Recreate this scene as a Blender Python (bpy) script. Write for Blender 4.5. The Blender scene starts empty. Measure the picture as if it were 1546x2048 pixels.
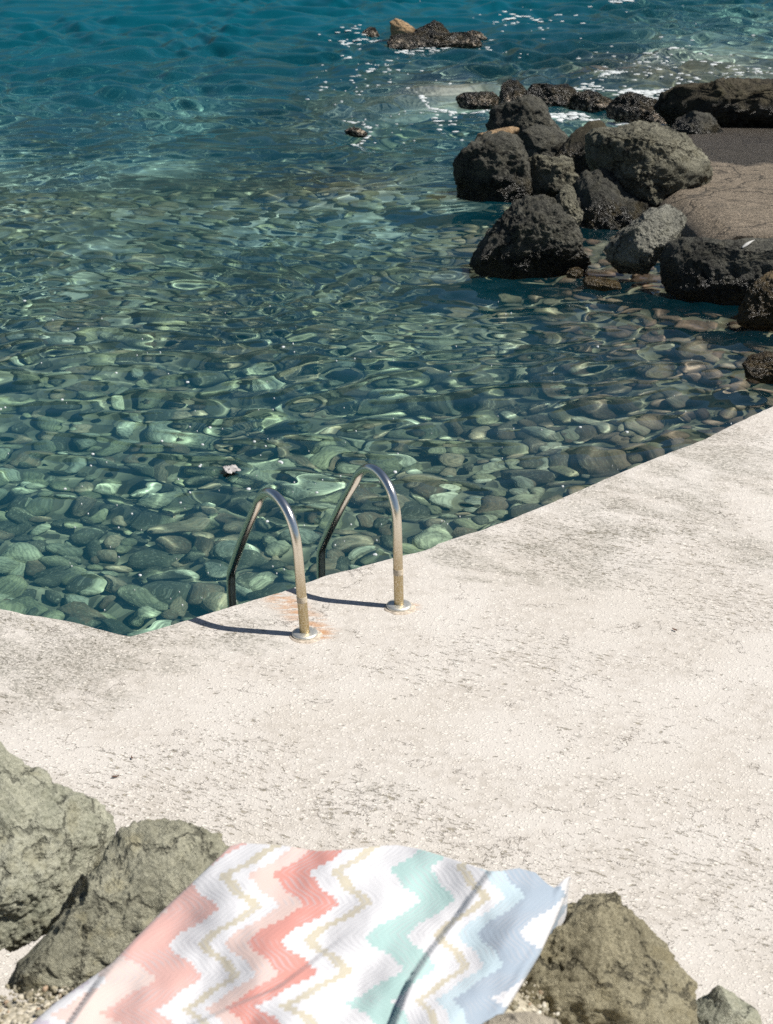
import bpy, bmesh, math, random
import numpy as np
from mathutils import Vector, noise, Matrix

rnd = random.Random(7)
rng = np.random.default_rng(11)
S = bpy.context.scene
COL = S.collection
R = math.radians

# ------------------------------------------------------------------ camera model
F_PX, PITCH, CAM_H = 3200.0, R(23.6), 3.1
WATER = -0.6
CAM = Vector((0, 0, CAM_H))
FW = Vector((0, math.cos(PITCH), -math.sin(PITCH)))
UP = Vector((0, math.sin(PITCH), math.cos(PITCH)))
RT = Vector((1, 0, 0))

def ray(x, y):
    return (FW + RT * ((x - 773) / F_PX) - UP * ((y - 1024) / F_PX)).normalized()

def onz(x, y, z=0.0):
    d = ray(x, y)
    return CAM + d * ((z - CAM_H) / d.z)

# ------------------------------------------------------------------ object helpers
def link(o, parent=None):
    COL.objects.link(o)
    if parent:
        o.parent = parent
    return o

def tag(o, label=None, cat=None, group=None, kind=None):
    if label: o['label'] = label
    if cat: o['category'] = cat
    if group: o['group'] = group
    if kind: o['kind'] = kind
    return o

def np_mesh(name, verts, faces, smooth=True):
    """verts Nx3, faces MxK (all the same size)"""
    verts = np.ascontiguousarray(verts, dtype=np.float32)
    faces = np.ascontiguousarray(faces, dtype=np.int32)
    me = bpy.data.meshes.new(name)
    me.vertices.add(len(verts))
    me.vertices.foreach_set('co', verts.ravel())
    m, k = faces.shape
    me.loops.add(m * k)
    me.loops.foreach_set('vertex_index', faces.ravel())
    me.polygons.add(m)
    me.polygons.foreach_set('loop_start', np.arange(0, m * k, k, dtype=np.int32))
    me.polygons.foreach_set('loop_total', np.full(m, k, dtype=np.int32))
    me.update(calc_edges=True)
    me.polygons.foreach_set('use_smooth', np.full(m, smooth))
    me.validate()
    return me

def mesh_obj(name, me, mat, parent=None):
    o = bpy.data.objects.new(name, me)
    if mat: me.materials.append(mat)
    return link(o, parent)

def empty(name, loc):
    o = bpy.data.objects.new(name, None)
    o.location = loc
    return link(o)

def grid_faces(nr, nc):
    i = np.arange(nr - 1)[:, None] * nc + np.arange(nc - 1)[None, :]
    return np.stack([i, i + 1, i + nc + 1, i + nc], -1).reshape(-1, 4)

def ico(sub):
    bm = bmesh.new()
    bmesh.ops.create_icosphere(bm, subdivisions=sub, radius=1.0)
    v = np.array([p.co[:] for p in bm.verts])
    f = np.array([[q.index for q in p.verts] for p in bm.faces])
    bm.free()
    return v, f
ICO = {k: ico(k) for k in (2, 3, 4, 5, 6, 7)}

def smooth(a, b, x):
    t = np.clip((x - a) / (b - a), 0, 1)
    return t * t * (3 - 2 * t)

# ------------------------------------------------------------------ node helper
class NT:
    def __init__(self, name):
        self.mat = bpy.data.materials.new(name)
        self.mat.use_nodes = True
        self.t = self.mat.node_tree
        self.t.nodes.clear()
        self.out = self.t.nodes.new('ShaderNodeOutputMaterial')
    def n(self, typ, _props=None, **ins):
        nd = self.t.nodes.new('ShaderNode' + typ)
        for k, v in (_props or {}).items():
            setattr(nd, k, v)
        for k, v in ins.items():
            key = int(k[1:]) if k[0] == 'i' and k[1:].isdigit() else k.replace('_', ' ')
            self.set(nd.inputs[key], v)
        return nd
    def set(self, sock, v):
        if isinstance(v, bpy.types.NodeSocket):
            self.t.links.new(v, sock)
        elif isinstance(v, bpy.types.Node):
            self.t.links.new(v.outputs[0], sock)
        else:
            if sock.type == 'RGBA' and not isinstance(v, (int, float)) and len(v) == 3:
                v = (*v, 1)
            sock.default_value = v
    def math(self, op, a, b=0.0, c=0.0, clamp=False):
        nd = self.n('Math', dict(operation=op, use_clamp=clamp), i0=a, i1=b, i2=c)
        return nd.outputs[0]
    def mix(self, fac, a, b, blend='MIX'):
        nd = self.n('Mix', dict(data_type='RGBA', blend_type=blend))
        self.set(nd.inputs[0], fac); self.set(nd.inputs[6], a); self.set(nd.inputs[7], b)
        return nd.outputs[2]
    def ramp(self, fac, stops, interp='LINEAR'):
        nd = self.n('ValToRGB', None, Fac=fac)
        cr = nd.color_ramp
        cr.interpolation = interp
        while len(cr.elements) < len(stops):
            cr.elements.new(0.5)
        for e, (p, c) in zip(cr.elements, stops):
            e.position = p
            e.color = (*c, 1) if not isinstance(c, (int, float)) else (c, c, c, 1)
        return nd.outputs[0]
    def mr(self, v, a, b, c=0.0, d=1.0):
        nd = self.n('MapRange', dict(clamp=True, interpolation_type='SMOOTHSTEP'), i0=v, i1=a, i2=b, i3=c, i4=d)
        return nd.outputs[0]
    def noise(self, vec, scale, detail=4, rough=0.55, dist=0.0):
        nd = self.n('TexNoise', None, Vector=vec, Scale=scale, Detail=detail, Roughness=rough, Distortion=dist)
        return nd.outputs[0]
    def voro(self, vec, scale, feature='F1', rand=1.0):
        nd = self.n('TexVoronoi', dict(feature=feature), Vector=vec, Scale=scale, Randomness=rand)
        return nd
    def mapping(self, vec, scale=(1, 1, 1), rot=(0, 0, 0), loc=(0, 0, 0)):
        return self.n('Mapping', None, Vector=vec, Location=loc, Rotation=rot, Scale=scale).outputs[0]
    def bump(self, h, strength, dist, normal=None):
        nd = self.n('Bump', None, Strength=strength, Distance=dist, Height=h)
        if normal is not None: self.set(nd.inputs['Normal'], normal)
        return nd.outputs[0]
    def principled(self, **k):
        b = self.n('BsdfPrincipled', None, **k)
        self.t.links.new(b.outputs[0], self.out.inputs[0])
        return b

# ------------------------------------------------------------------ materials
def rock_material(name, dark, light, tint, scale=1.0, bump=1.0, wet=None, pits=0.5, glint=False, sheen=0.85, band=0.0, grain=0.5, barnacle=0.0):
    """dark/light: the two stone tones, tint: colour of the stains; wet: height up to which the sea keeps it wet"""
    m = NT(name)
    tc = m.n('TexCoord')
    P = tc.outputs['Object']
    n1 = m.noise(P, 2.2 * scale, 6, 0.62)
    n2 = m.noise(P, 9 * scale, 6, 0.65, 0.4)
    n3 = m.noise(P, 45 * scale, 5, 0.7)
    v1 = m.voro(P, 26 * scale)
    v2 = m.voro(P, 75 * scale)
    n4 = m.noise(P, 20 * scale, 7, 0.72)
    gra = m.noise(P, 110 * scale, 3, 0.75)
    ridg = m.math('ABSOLUTE', m.math('SUBTRACT', n1, 0.5))
    crack = m.mr(ridg, 0.0, 0.012)
    tone = m.math('ADD', m.math('MULTIPLY', n1, 0.55), m.math('MULTIPLY', n3, 0.45))
    col = m.mix(m.mr(tone, 0.36, 0.62), dark, light)
    col = m.mix(m.math('MULTIPLY', m.mr(m.noise(P, 5 * scale, 5, 0.6), 0.5, 0.68), 0.65), col, tint)
    if pits:
        pit = m.mr(v1.outputs['Distance'], 0.08, 0.34)
        pmask = m.mr(n1, 0.44, 0.58)
        pitf = m.math('SUBTRACT', 1.0, m.math('MULTIPLY', m.math('SUBTRACT', 1.0, pit), m.math('MULTIPLY', pmask, pits)))
    else:
        pitf = m.math('MULTIPLY', 1.0, 1.0)
    col = m.mix(m.mr(gra, 0.38, 0.58, 0.38, 0.0), col, tuple(c * 0.55 for c in dark))
    col = m.mix(m.math('MULTIPLY', m.math('SUBTRACT', 1.0, pitf), 0.8), col, tuple(c * 0.4 for c in dark))
    # fractures
    wf = m.n('VectorMath', dict(operation='SCALE'), i0=m.n('TexNoise', None, Vector=P, Scale=2.6 * scale, Detail=6.0, Roughness=0.62).outputs[1]); wf.inputs['Scale'].default_value = 0.75 / scale
    vf = m.voro(m.n('VectorMath', dict(operation='ADD'), i0=P, i1=wf.outputs[0]).outputs[0], 1.5 * scale, 'DISTANCE_TO_EDGE')
    frac = m.math('MULTIPLY', m.mr(vf.outputs[0], 0.004, 0.040, 1.0, 0.0), m.mr(n2, 0.40, 0.58))
    col = m.mix(m.math('MULTIPLY', frac, 0.72), col, tuple(c * 0.3 for c in dark))
    # mineral grains
    gr = m.mr(v2.outputs['Distance'], 0.05, 0.22, 1.0, 0.0)
    gsel = m.mr(v2.outputs['Color'], 0.62, 0.75)
    col = m.mix(m.math('MULTIPLY', m.math('MULTIPLY', gr, gsel), grain), col, tuple(min(1, c * 2.1) for c in light))
    h = m.math('ADD', m.math('MULTIPLY', n1, 0.8), m.math('MULTIPLY', n4, 0.75))
    h = m.math('ADD', h, m.math('MULTIPLY', n3, 0.22))
    h = m.math('ADD', h, m.math('MULTIPLY', pitf, 0.16))
    h = m.math('ADD', h, m.math('MULTIPLY', crack, 0.12))
    h = m.math('SUBTRACT', h, m.math('MULTIPLY', frac, 0.55))
    if band:
        wv = m.n('TexWave', dict(wave_type='BANDS', bands_direction='Z'), Vector=P, Scale=5.0 * scale, Distortion=7.0, Detail=4.0, Detail_Scale=1.6)
        h = m.math('ADD', h, m.math('MULTIPLY', wv.outputs[1], band))
    h = m.math('ADD', h, m.math('MULTIPLY', m.noise(P, 170 * scale, 3, 0.7), 0.035))
    rough = sheen
    if barnacle:
        bz = m.n('SeparateXYZ', None, Vector=m.n('NewGeometry').outputs['Position']).outputs[2]
        bm_ = m.math('MULTIPLY', m.mr(m.noise(P, 16, 5, 0.75), 0.50, 0.60), m.mr(m.math('ADD', bz, m.math('MULTIPLY', n2, 0.3)), -0.40, -0.24, 1.0, 0.04))
    if wet is not None:
        g = m.n('NewGeometry')
        z = m.n('SeparateXYZ', None, Vector=g.outputs['Position']).outputs[2]
        zz = m.math('ADD', z, m.math('MULTIPLY', m.math('SUBTRACT', m.noise(P, 4, 5, 0.7), 0.5), 0.35))
        w = m.mr(zz, wet - 0.08, wet + 0.10, 1.0, 0.0)
        wcol = m.mix(m.mr(m.noise(P, 7, 4, 0.6), 0.42, 0.62), tuple(c * 0.4 for c in dark), (0.035, 0.026, 0.010))
        col = m.mix(m.math('MULTIPLY', w, 0.75), col, wcol)
        rough = m.mr(w, 0.0, 1.0, sheen, 0.32)
        if glint:
            h = m.math('ADD', h, m.math('MULTIPLY', w, m.math('MULTIPLY', v1.outputs['Distance'], 0.5)))
    if barnacle:
        col = m.mix(m.math('MULTIPLY', bm_, barnacle), col, (0.62, 0.50, 0.38))
    b = m.principled(Base_Color=col, Roughness=rough, Normal=m.bump(h, 1.0, 0.05 * bump / scale))
    b.inputs['Specular IOR Level'].default_value = 0.35
    return m.mat

def deck_material():
    m = NT('weathered_concrete')
    g = m.n('NewGeometry')
    P = g.outputs['Position']
    xyz = m.n('SeparateXYZ', None, Vector=P)
    X, Y, Z = xyz.outputs
    warp = m.n('TexNoise', None, Vector=P, Scale=0.7, Detail=2.0)
    wv = m.n('VectorMath', dict(operation='SCALE'), i0=warp.outputs[1]); wv.inputs['Scale'].default_value = 0.35
    Pw = m.n('VectorMath', dict(operation='ADD'), i0=P, i1=wv.outputs[0]).outputs[0]
    brush = m.mapping(Pw, (1, 1, 1), (0, 0, R(27)))
    br = m.mapping(brush, (9, 62, 20))
    # broad patches: worn smooth mortar versus exposed pitted aggregate
    patch = m.noise(m.mapping(brush, (0.55, 1.1, 1)), 1.35, 5, 0.62)
    patch2 = m.noise(P, 0.85, 3, 0.5)
    wornm = m.mr(m.math('ADD', m.math('MULTIPLY', patch, 0.65), m.math('MULTIPLY', patch2, 0.35)), 0.42, 0.60)
    # algae / lichen dirt: strongest along the sea edge
    dseg = edge_distance_nodes(m, X, Y)
    edgef = m.mr(dseg, 0.10, 1.5, 1.0, 0.0)
    grow = None
    for (px, py, rr, amt) in ((1130, 1120, 0.42, 1.0), (960, 1118, 0.34, 0.9), (1290, 1000, 0.55, 0.9), (1440, 930, 0.6, 0.8), (1500, 1100, 0.5, 0.6),
                              (80, 1280, 0.55, 1.0), (330, 1275, 0.30, 1.0), (480, 1270, 0.22, 0.9), (-120, 1290, 0.5, 1.0), (250, 1390, 0.2, 0.5), (700, 1590, 0.22, 0.5), (1330, 1290, 0.3, 0.4)):
        q = onz(px, py, 0)
        dx = m.math('SUBTRACT', X, q.x); dy = m.math('SUBTRACT', Y, q.y)
        g2 = m.math('MULTIPLY', m.math('EXPONENT', m.math('MULTIPLY', m.math('ADD', m.math('MULTIPLY', dx, dx), m.math('MULTIPLY', dy, dy)), -1.0 / (rr * rr))), amt)
        grow = g2 if grow is None else m.math('MAXIMUM', grow, g2)
    algae = m.mr(m.math('ADD', m.noise(m.mapping(brush, (0.9, 1.9, 1)), 2.6, 7, 0.72), m.math('MULTIPLY', grow, 0.20)), 0.56, 0.74)
    algae = m.math('MULTIPLY', algae, m.mr(grow, 0.05, 0.6, 0.04, 0.72))
    fine = m.noise(P, 130, 4, 0.7)
    med = m.noise(P, 22, 5, 0.65)
    base = m.mix(m.mr(med, 0.36, 0.64), (0.432, 0.396, 0.350), (0.525, 0.487, 0.44))
    base = m.mix(m.mr(m.noise(P, 2.3, 4, 0.6), 0.40, 0.62), base, (0.53, 0.495, 0.45))
    base = m.mix(m.math('MULTIPLY', m.mr(m.noise(P, 0.9, 3, 0.5), 0.45, 0.65), 0.4), base, (0.47, 0.43, 0.375))
    # pale aggregate chips
    rot = (0, 0, R(27))
    chip = None
    for sc, lo in ((40, 0.56), (64, 0.48), (95, 0.5)):
        vch = m.voro(m.mapping(Pw, (1, 1.35, 1), rot), sc)
        cc = m.math('MULTIPLY', m.mr(vch.outputs['Distance'], 0.20, 0.40, 1.0, 0.0), m.mr(vch.outputs['Color'], lo, lo + 0.1))
        chip = cc if chip is None else m.math('MAXIMUM', chip, cc)
    base = m.mix(m.math('MULTIPLY', chip, 0.7), base, (0.70, 0.65, 0.58))
    # brushed grooves / pits: ragged little holes, stretched along the brush strokes
    gr = m.noise(m.mapping(brush, (22, 62, 20)), 1.0, 5, 0.75, 0.6)
    gr2 = m.noise(m.mapping(brush, (48, 105, 20)), 1.0, 4, 0.7, 0.4)
    thr = m.mr(wornm, 0.0, 1.0, 0.618, 0.548)
    pit = m.mr(m.math('SUBTRACT', m.math('ADD', m.math('MULTIPLY', gr, 0.62), m.math('MULTIPLY', gr2, 0.38)), thr), 0.0, 0.030)
    vp = m.voro(m.mapping(Pw, (0.6, 1.3, 1), rot), 30)
    pit2 = m.math('MULTIPLY', m.mr(vp.outputs['Distance'], 0.08, 0.24, 1.0, 0.0), m.mr(vp.outputs['Color'], 0.66, 0.72))
    pit2 = m.math('MULTIPLY', pit2, m.mr(gr2, 0.44, 0.56))
    pits = m.math('MAXIMUM', pit, pit2, clamp=True)
    # fine wandering cracks
    cw = m.n('TexNoise', None, Vector=P, Scale=3.5, Detail=6.0, Roughness=0.65)
    cv = m.n('VectorMath', dict(operation='SCALE'), i0=cw.outputs[1]); cv.inputs['Scale'].default_value = 0.5
    Pc = m.n('VectorMath', dict(operation='ADD'), i0=P, i1=cv.outputs[0]).outputs[0]
    vc = m.voro(Pc, 2.1, 'DISTANCE_TO_EDGE')
    crack = m.math('MULTIPLY', m.mr(vc.outputs[0], 0.0015, 0.007, 1.0, 0.0), m.mr(m.noise(P, 4.5, 4, 0.65), 0.50, 0.58))
    speck = m.mr(m.math('ADD', m.math('MULTIPLY', gr2, 0.6), m.math('MULTIPLY', m.noise(P, 60, 4, 0.7), 0.4)), 0.47, 0.545)
    col = m.mix(m.math('MULTIPLY', algae, 0.30), base, (0.20, 0.185, 0.14))
    col = m.mix(m.math('MULTIPLY', m.math('MULTIPLY', algae, speck), 0.80), col, (0.085, 0.082, 0.060))
    col = m.mix(m.math('MULTIPLY', m.math('MULTIPLY', chip, algae), 0.8), col, (0.62, 0.58, 0.51))
    col = m.mix(m.math('MULTIPLY', pits, 0.56), col, (0.180, 0.150, 0.085))
    col = m.mix(m.math('MULTIPLY', crack, 0.55), col, (0.16, 0.13, 0.10))
    # rust run from the ladder foot to the sea edge
    for (ax, ay, bx, by, wid, amt) in RUST:
        dx, dy = bx - ax, by - ay
        L2 = dx * dx + dy * dy
        t = m.math('DIVIDE', m.math('ADD', m.math('MULTIPLY', m.math('SUBTRACT', X, ax), dx), m.math('MULTIPLY', m.math('SUBTRACT', Y, ay), dy)), L2)
        tcl = m.math('MINIMUM', m.math('MAXIMUM', t, 0.0), 1.0)
        ex = m.math('SUBTRACT', X, m.math('ADD', ax, m.math('MULTIPLY', tcl, dx)))
        ey = m.math('SUBTRACT', Y, m.math('ADD', ay, m.math('MULTIPLY', tcl, dy)))
        d = m.math('SQRT', m.math('ADD', m.math('MULTIPLY', ex, ex), m.math('MULTIPLY', ey, ey)))
        f = m.mr(d, 0.0, wid, 1.0, 0.0)
        ns = m.noise(m.mapping(P, (10, 34, 10), (0, 0, R(20))), 1.0, 5, 0.7)
        f = m.math('MULTIPLY', f, m.mr(ns, 0.40, 0.60))
        col = m.mix(m.math('MULTIPLY', f, amt), col, (0.44, 0.23, 0.105))
    # the wall of the quay is damp and weedy near the water
    wl = m.mr(Z, -0.55, -0.05, 1.0, 0.0)
    col = m.mix(m.math('MULTIPLY', wl, 0.8), col, (0.07, 0.065, 0.045))
    h = m.math('SUBTRACT', m.math('MULTIPLY', chip, 0.35), m.math('MULTIPLY', pits, 1.0))
    h = m.math('SUBTRACT', h, m.math('MULTIPLY', crack, 0.8))
    h = m.math('ADD', h, m.math('MULTIPLY', med, 0.5))
    h = m.math('ADD', h, m.math('MULTIPLY', fine, 0.28))
    h = m.math('ADD', h, m.math('MULTIPLY', gr, 0.6))
    b = m.principled(Base_Color=col, Roughness=0.9, Normal=m.bump(h, 0.75, 0.007))
    b.inputs['Specular IOR Level'].default_value = 0.2
    return m.mat

EDGE_PX = [(1546, 808), (1470, 843), (1400, 878), (1290, 920), (1200, 958), (1100, 1002), (1000, 1042), (900, 1075), (800, 1108),
           (650, 1147), (560, 1180), (450, 1212), (350, 1243), (262, 1268), (240, 1264), (150, 1240), (0, 1213)]
EDGE = [onz(*q).xy for q in EDGE_PX]
e0 = EDGE[0] + (EDGE[0] - EDGE[2]).normalized() * 6
e1 = EDGE[-1] + (EDGE[-1] - EDGE[-2]).normalized() * 8
EDGE = [e0] + EDGE + [e1]

def edge_distance_nodes(m, X, Y):
    """distance to the sea edge, from two straight runs of it"""
    out = None
    for a, b, sg in ((EDGE[1], EDGE[14], -1), (EDGE[15], EDGE[17], 1)):
        t = (b - a).normalized(); nx, ny = t.y, -t.x
        d = m.math('ABSOLUTE', m.math('ADD', m.math('MULTIPLY', X, nx), m.math('SUBTRACT', m.math('MULTIPLY', Y, ny), a.x * nx + a.y * ny)))
        d = m.math('MAXIMUM', d, m.math('MULTIPLY', m.math('SUBTRACT', X, EDGE[15].x), sg))
        out = d if out is None else m.math('MINIMUM', out, d)
    return out

LBASE, RBASE = onz(610, 1270), onz(798, 1214)
rb = LBASE.xy
RUST = [(rb.x + 0.06, rb.y + 0.03, rb.x - 0.13, rb.y + 0.36, 0.11, 0.8),
        (rb.x + 0.02, rb.y - 0.01, rb.x + 0.045, rb.y + 0.0, 0.085, 1.0),
        (RBASE.x + 0.03, RBASE.y, RBASE.x + 0.05, RBASE.y, 0.06, 0.9)]

def metal_material():
    m = NT('stained_stainless_steel')
    tc = m.n('TexCoord'); P = tc.outputs['Object']
    z = m.n('SeparateXYZ', None, Vector=P).outputs[2]
    s = m.n('SeparateXYZ', None, Vector=P).outputs[1]
    n = m.noise(P, 60, 4, 0.7); n2 = m.noise(P, 260, 3, 0.7)
    zz = m.math('ADD', z, m.math('MULTIPLY', m.math('SUBTRACT', n, 0.5), 0.05))
    low = m.math('MULTIPLY', m.mr(zz, 0.14, 0.52, 1.0, 0.0), m.mr(s, 0.10, 0.16, 1.0, 0.0))
    film = m.math('MULTIPLY', low, m.mr(n2, 0.3, 0.6, 0.35, 1.0))
    col = m.mix(film, (0.84, 0.80, 0.72), m.mix(m.mr(zz, 0.05, 0.40), (0.40, 0.30, 0.13), (0.56, 0.46, 0.31)))
    rough = m.mr(film, 0.0, 1.0, 0.2, 0.5)
    m.principled(Base_Color=col, Metallic=1.0, Roughness=rough, Normal=m.bump(n2, 0.15, 0.002))
    return m.mat

def simple(name, col, rough=0.7, nscale=30, var=0.2, metallic=0.0, bump=0.3):
    m = NT(name)
    P = m.n('TexCoord').outputs['Object']
    n = m.noise(P, nscale, 5, 0.65)
    c = m.mix(m.mr(n, 0.35, 0.65), tuple(x * (1 - var) for x in col), tuple(min(1, x * (1 + var)) for x in col))
    m.principled(Base_Color=c, Roughness=rough, Metallic=metallic, Normal=m.bump(n, bump, 0.01))
    return m.mat

def water_material():
    """clear sea water: its own colour deepens with the thickness of water (vertex attribute 'depth'), deep water scatters a little"""
    m = NT('sea_water')
    d = m.n('Attribute', dict(attribute_name='depth')).outputs['Fac']
    def att(k):
        return m.math('EXPONENT', m.math('MULTIPLY', d, -k))
    tint = m.n('CombineColor', None, Red=att(0.52), Green=att(0.11), Blue=att(0.12)).outputs[0]
    b = m.n('BsdfPrincipled', None, Base_Color=tint, Roughness=0.0, IOR=1.333)
    b.inputs['Transmission Weight'].default_value = 1.0
    s = m.n('BsdfDiffuse', None, Color=(0.001, 0.175, 0.255))
    f = m.n('MapRange', dict(clamp=True), i0=d, i1=0.45, i2=3.6, i3=0.04, i4=0.31).outputs[0]
    mx = m.n('MixShader', None, Fac=f)
    m.t.links.new(b.outputs[0], mx.inputs[1]); m.t.links.new(s.outputs[0], mx.inputs[2])
    m.t.links.new(mx.outputs[0], m.out.inputs[0])
    return m.mat

def cobble_material(name, per_object):
    m = NT(name)
    P = m.n('TexCoord').outputs['Object']
    if per_object:
        r = m.n('ObjectInfo').outputs['Random']
    else:
        P = m.n('NewGeometry').outputs['Position']
        r = m.n('Attribute', dict(attribute_name='tone')).outputs['Fac']
    off = m.n('VectorMath', dict(operation='ADD'), i0=P, i1=m.n('CombineXYZ', None, X=m.math('MULTIPLY', r, 37.0), Y=m.math('MULTIPLY', r, 11.0)).outputs[0]).outputs[0]
    c = m.ramp(r, [(0.0, (0.10, 0.088, 0.05)), (0.14, (0.46, 0.42, 0.23)), (0.30, (0.30, 0.20, 0.115)), (0.44, (0.70, 0.65, 0.41)),
                   (0.58, (0.14, 0.13, 0.08)), (0.70, (0.52, 0.38, 0.23)), (0.84, (0.76, 0.72, 0.50)), (0.94, (0.36, 0.33, 0.19))], 'CONSTANT')
    big = 1.0 if per_object else 8.0
    wv = m.n('TexWave', dict(wave_type='BANDS', bands_direction='DIAGONAL'), Vector=off, Scale=1.6 * big, Distortion=9.0, Detail=5.0, Detail_Scale=1.2, Detail_Roughness=0.65)
    n = m.noise(off, 2.2 * big, 7, 0.7)
    n5 = m.noise(off, 7.0 * big, 6, 0.75)
    c = m.mix(m.math('MULTIPLY', m.mr(wv.outputs[1], 0.45, 0.85), 0.38), c, (0.12, 0.105, 0.07))
    c = m.mix(m.math('MULTIPLY', m.mr(n, 0.48, 0.62), 0.55), c, (0.13, 0.105, 0.06))
    c = m.mix(m.math('MULTIPLY', m.mr(n5, 0.52, 0.66), 0.55), c, (0.70, 0.65, 0.46))
    gxyz = m.n('SeparateXYZ', None, Vector=m.n('NewGeometry').outputs['Position'])
    gx = gxyz.outputs[0]
    # stone colour is mixed darker farther out
    c = m.mix(m.math('MULTIPLY', m.mr(gxyz.outputs[1], 10.5, 18.0), 0.55), c, (0.15, 0.135, 0.075))
    c = m.mix(m.math('MULTIPLY', m.mr(gx, 0.0, 2.4), 0.75), c, m.mix(m.mr(n, 0.4, 0.6), (0.14, 0.075, 0.050), (0.32, 0.19, 0.135)))
    m.principled(Base_Color=c, Roughness=0.9, Normal=m.bump(n, 0.5, 0.03))
    return m.mat

def bed_material():
    m = NT('seabed_gravel')
    P = m.n('NewGeometry').outputs['Position']
    v = m.voro(P, 14)
    n = m.noise(P, 0.5, 5, 0.6)
    xyz = m.n('SeparateXYZ', None, Vector=P)
    grav = m.mix(m.mr(v.outputs['Color'], 0.2, 0.8), (0.12, 0.10, 0.06), (0.34, 0.30, 0.19))
    # pale sand lies farther out in patches, dark weed between
    far = m.mr(m.math('ADD', xyz.outputs[1], m.math('MULTIPLY', n, 8.0)), 15, 21)
    sandf = m.mr(m.math('ADD', n, m.n('Attribute', dict(attribute_name='sand')).outputs['Fac']), 0.52, 0.72)
    sand = m.mix(sandf, (0.13, 0.125, 0.085), (0.50, 0.48, 0.40))
    mot = m.mr(m.noise(P, 1.6, 6, 0.68), 0.50, 0.62)
    sand = m.mix(m.math('MULTIPLY', mot, 0.5), sand, (0.42, 0.40, 0.30))
    dk = m.mr(m.noise(P, 0.9, 5, 0.62), 0.54, 0.64)
    sand = m.mix(m.math('MULTIPLY', dk, 0.55), sand, (0.05, 0.05, 0.035))
    c = m.mix(far, grav, sand)
    m.principled(Base_Color=c, Roughness=0.95, Normal=m.bump(v.outputs['Distance'], 0.6, 0.04))
    return m.mat

# ------------------------------------------------------------------ sea: waves, bed, cobbles
def wave_field(x, y):
    g = np.random.default_rng(5)
    wx = x + 0.35 * np.sin(0.9 * y + 0.4 * x) + 0.15 * np.sin(2.3 * x + 1.1)
    wy = y + 0.30 * np.sin(0.8 * x + 1.3) + 0.12 * np.sin(2.1 * y + 0.7 * x)
    mid = smooth(8.5, 14, y); far = smooth(15, 26, y)
    h = np.zeros_like(x)
    n = 90
    for i in range(n):
        lam = 0.16 * (3.2 / 0.16) ** ((i + 0.5) / n)
        k = 2 * math.pi / lam
        th = g.normal(0, 0.85 - 0.25 * i / n) + 0.12
        s = 0.0125 * math.exp(-((math.log(lam / 0.42)) / 0.85) ** 2)          # slope carried by this component
        s_mid = 0.023 * math.exp(-((math.log(lam / 0.30)) / 0.85) ** 2)
        s_far = 0.064 * math.exp(-((math.log(lam / 0.75)) / 0.95) ** 2)
        ph = g.uniform(0, 6.283)
        amp = ((s * (1 - mid) + s_mid * mid) * (1 - far) + s_far * far) / k * 1.414
        h += amp * np.sin(k * (math.sin(th) * wx + math.cos(th) * wy) + ph)
    # wind gusts: calm and ruffled patches
    gust = 0.8 + 0.35 * np.sin(0.55 * x + 0.3 * y + 1.0) * np.sin(0.45 * y - 0.2 * x)
    return h * gust

def depth(x, y):
    """depth of the bed below the water"""
    d = 1.15 + 0.10 * np.sin(0.9 * x + 0.5 * y) + 0.10 * np.sin(1.3 * y - 0.6 * x)
    right = smooth(-1.0, 3.6, x - 0.10 * (y - 8))
    d = d * (1 - right) + 0.42 * right
    deep = smooth(15, 36, y) * (1 - 0.75 * smooth(-0.5, 4.5, x - 0.05 * (y - 14)))
    d = d + deep * 2.0 + smooth(22, 60, y) * 3
    for (cx, cy, rx, ry, dz) in SHOALS:
        d = d - dz * np.exp(-((x - cx) / rx) ** 2 - ((y - cy) / ry) ** 2)
    return np.maximum(d, 0.10)

def wpt(px, py):
    p = onz(px, py, WATER)
    return p.x, p.y
SHOALS = []
for px, py, rx, ry, dz in ((700, 365, 0.85, 0.9, 0.75), (885, 165, 1.2, 2.0, 1.8), (840, 85, 1.6, 2.2, 1.5), (1250, 130, 2.5, 2.0, 0.8), (1120, 480, 1.3, 1.7, 0.55), (1330, 620, 1.2, 1.5, 0.25), (650, 250, 1.0, 1.6, 0.5)):
    cx, cy = wpt(px, py)
    SHOALS.append((cx, cy, rx, ry, dz))

def perspective_grid(y0, y1, ratio, nc, side, margin):
    n = int(math.log(y1 / y0) / math.log(ratio)) + 1
    ys = y0 * ratio ** np.arange(n)
    u = np.linspace(-1, 1, nc)
    X = u[None, :] * (side * ys[:, None] + margin)
    Y = np.repeat(ys[:, None], nc, 1)
    return X, Y

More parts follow.
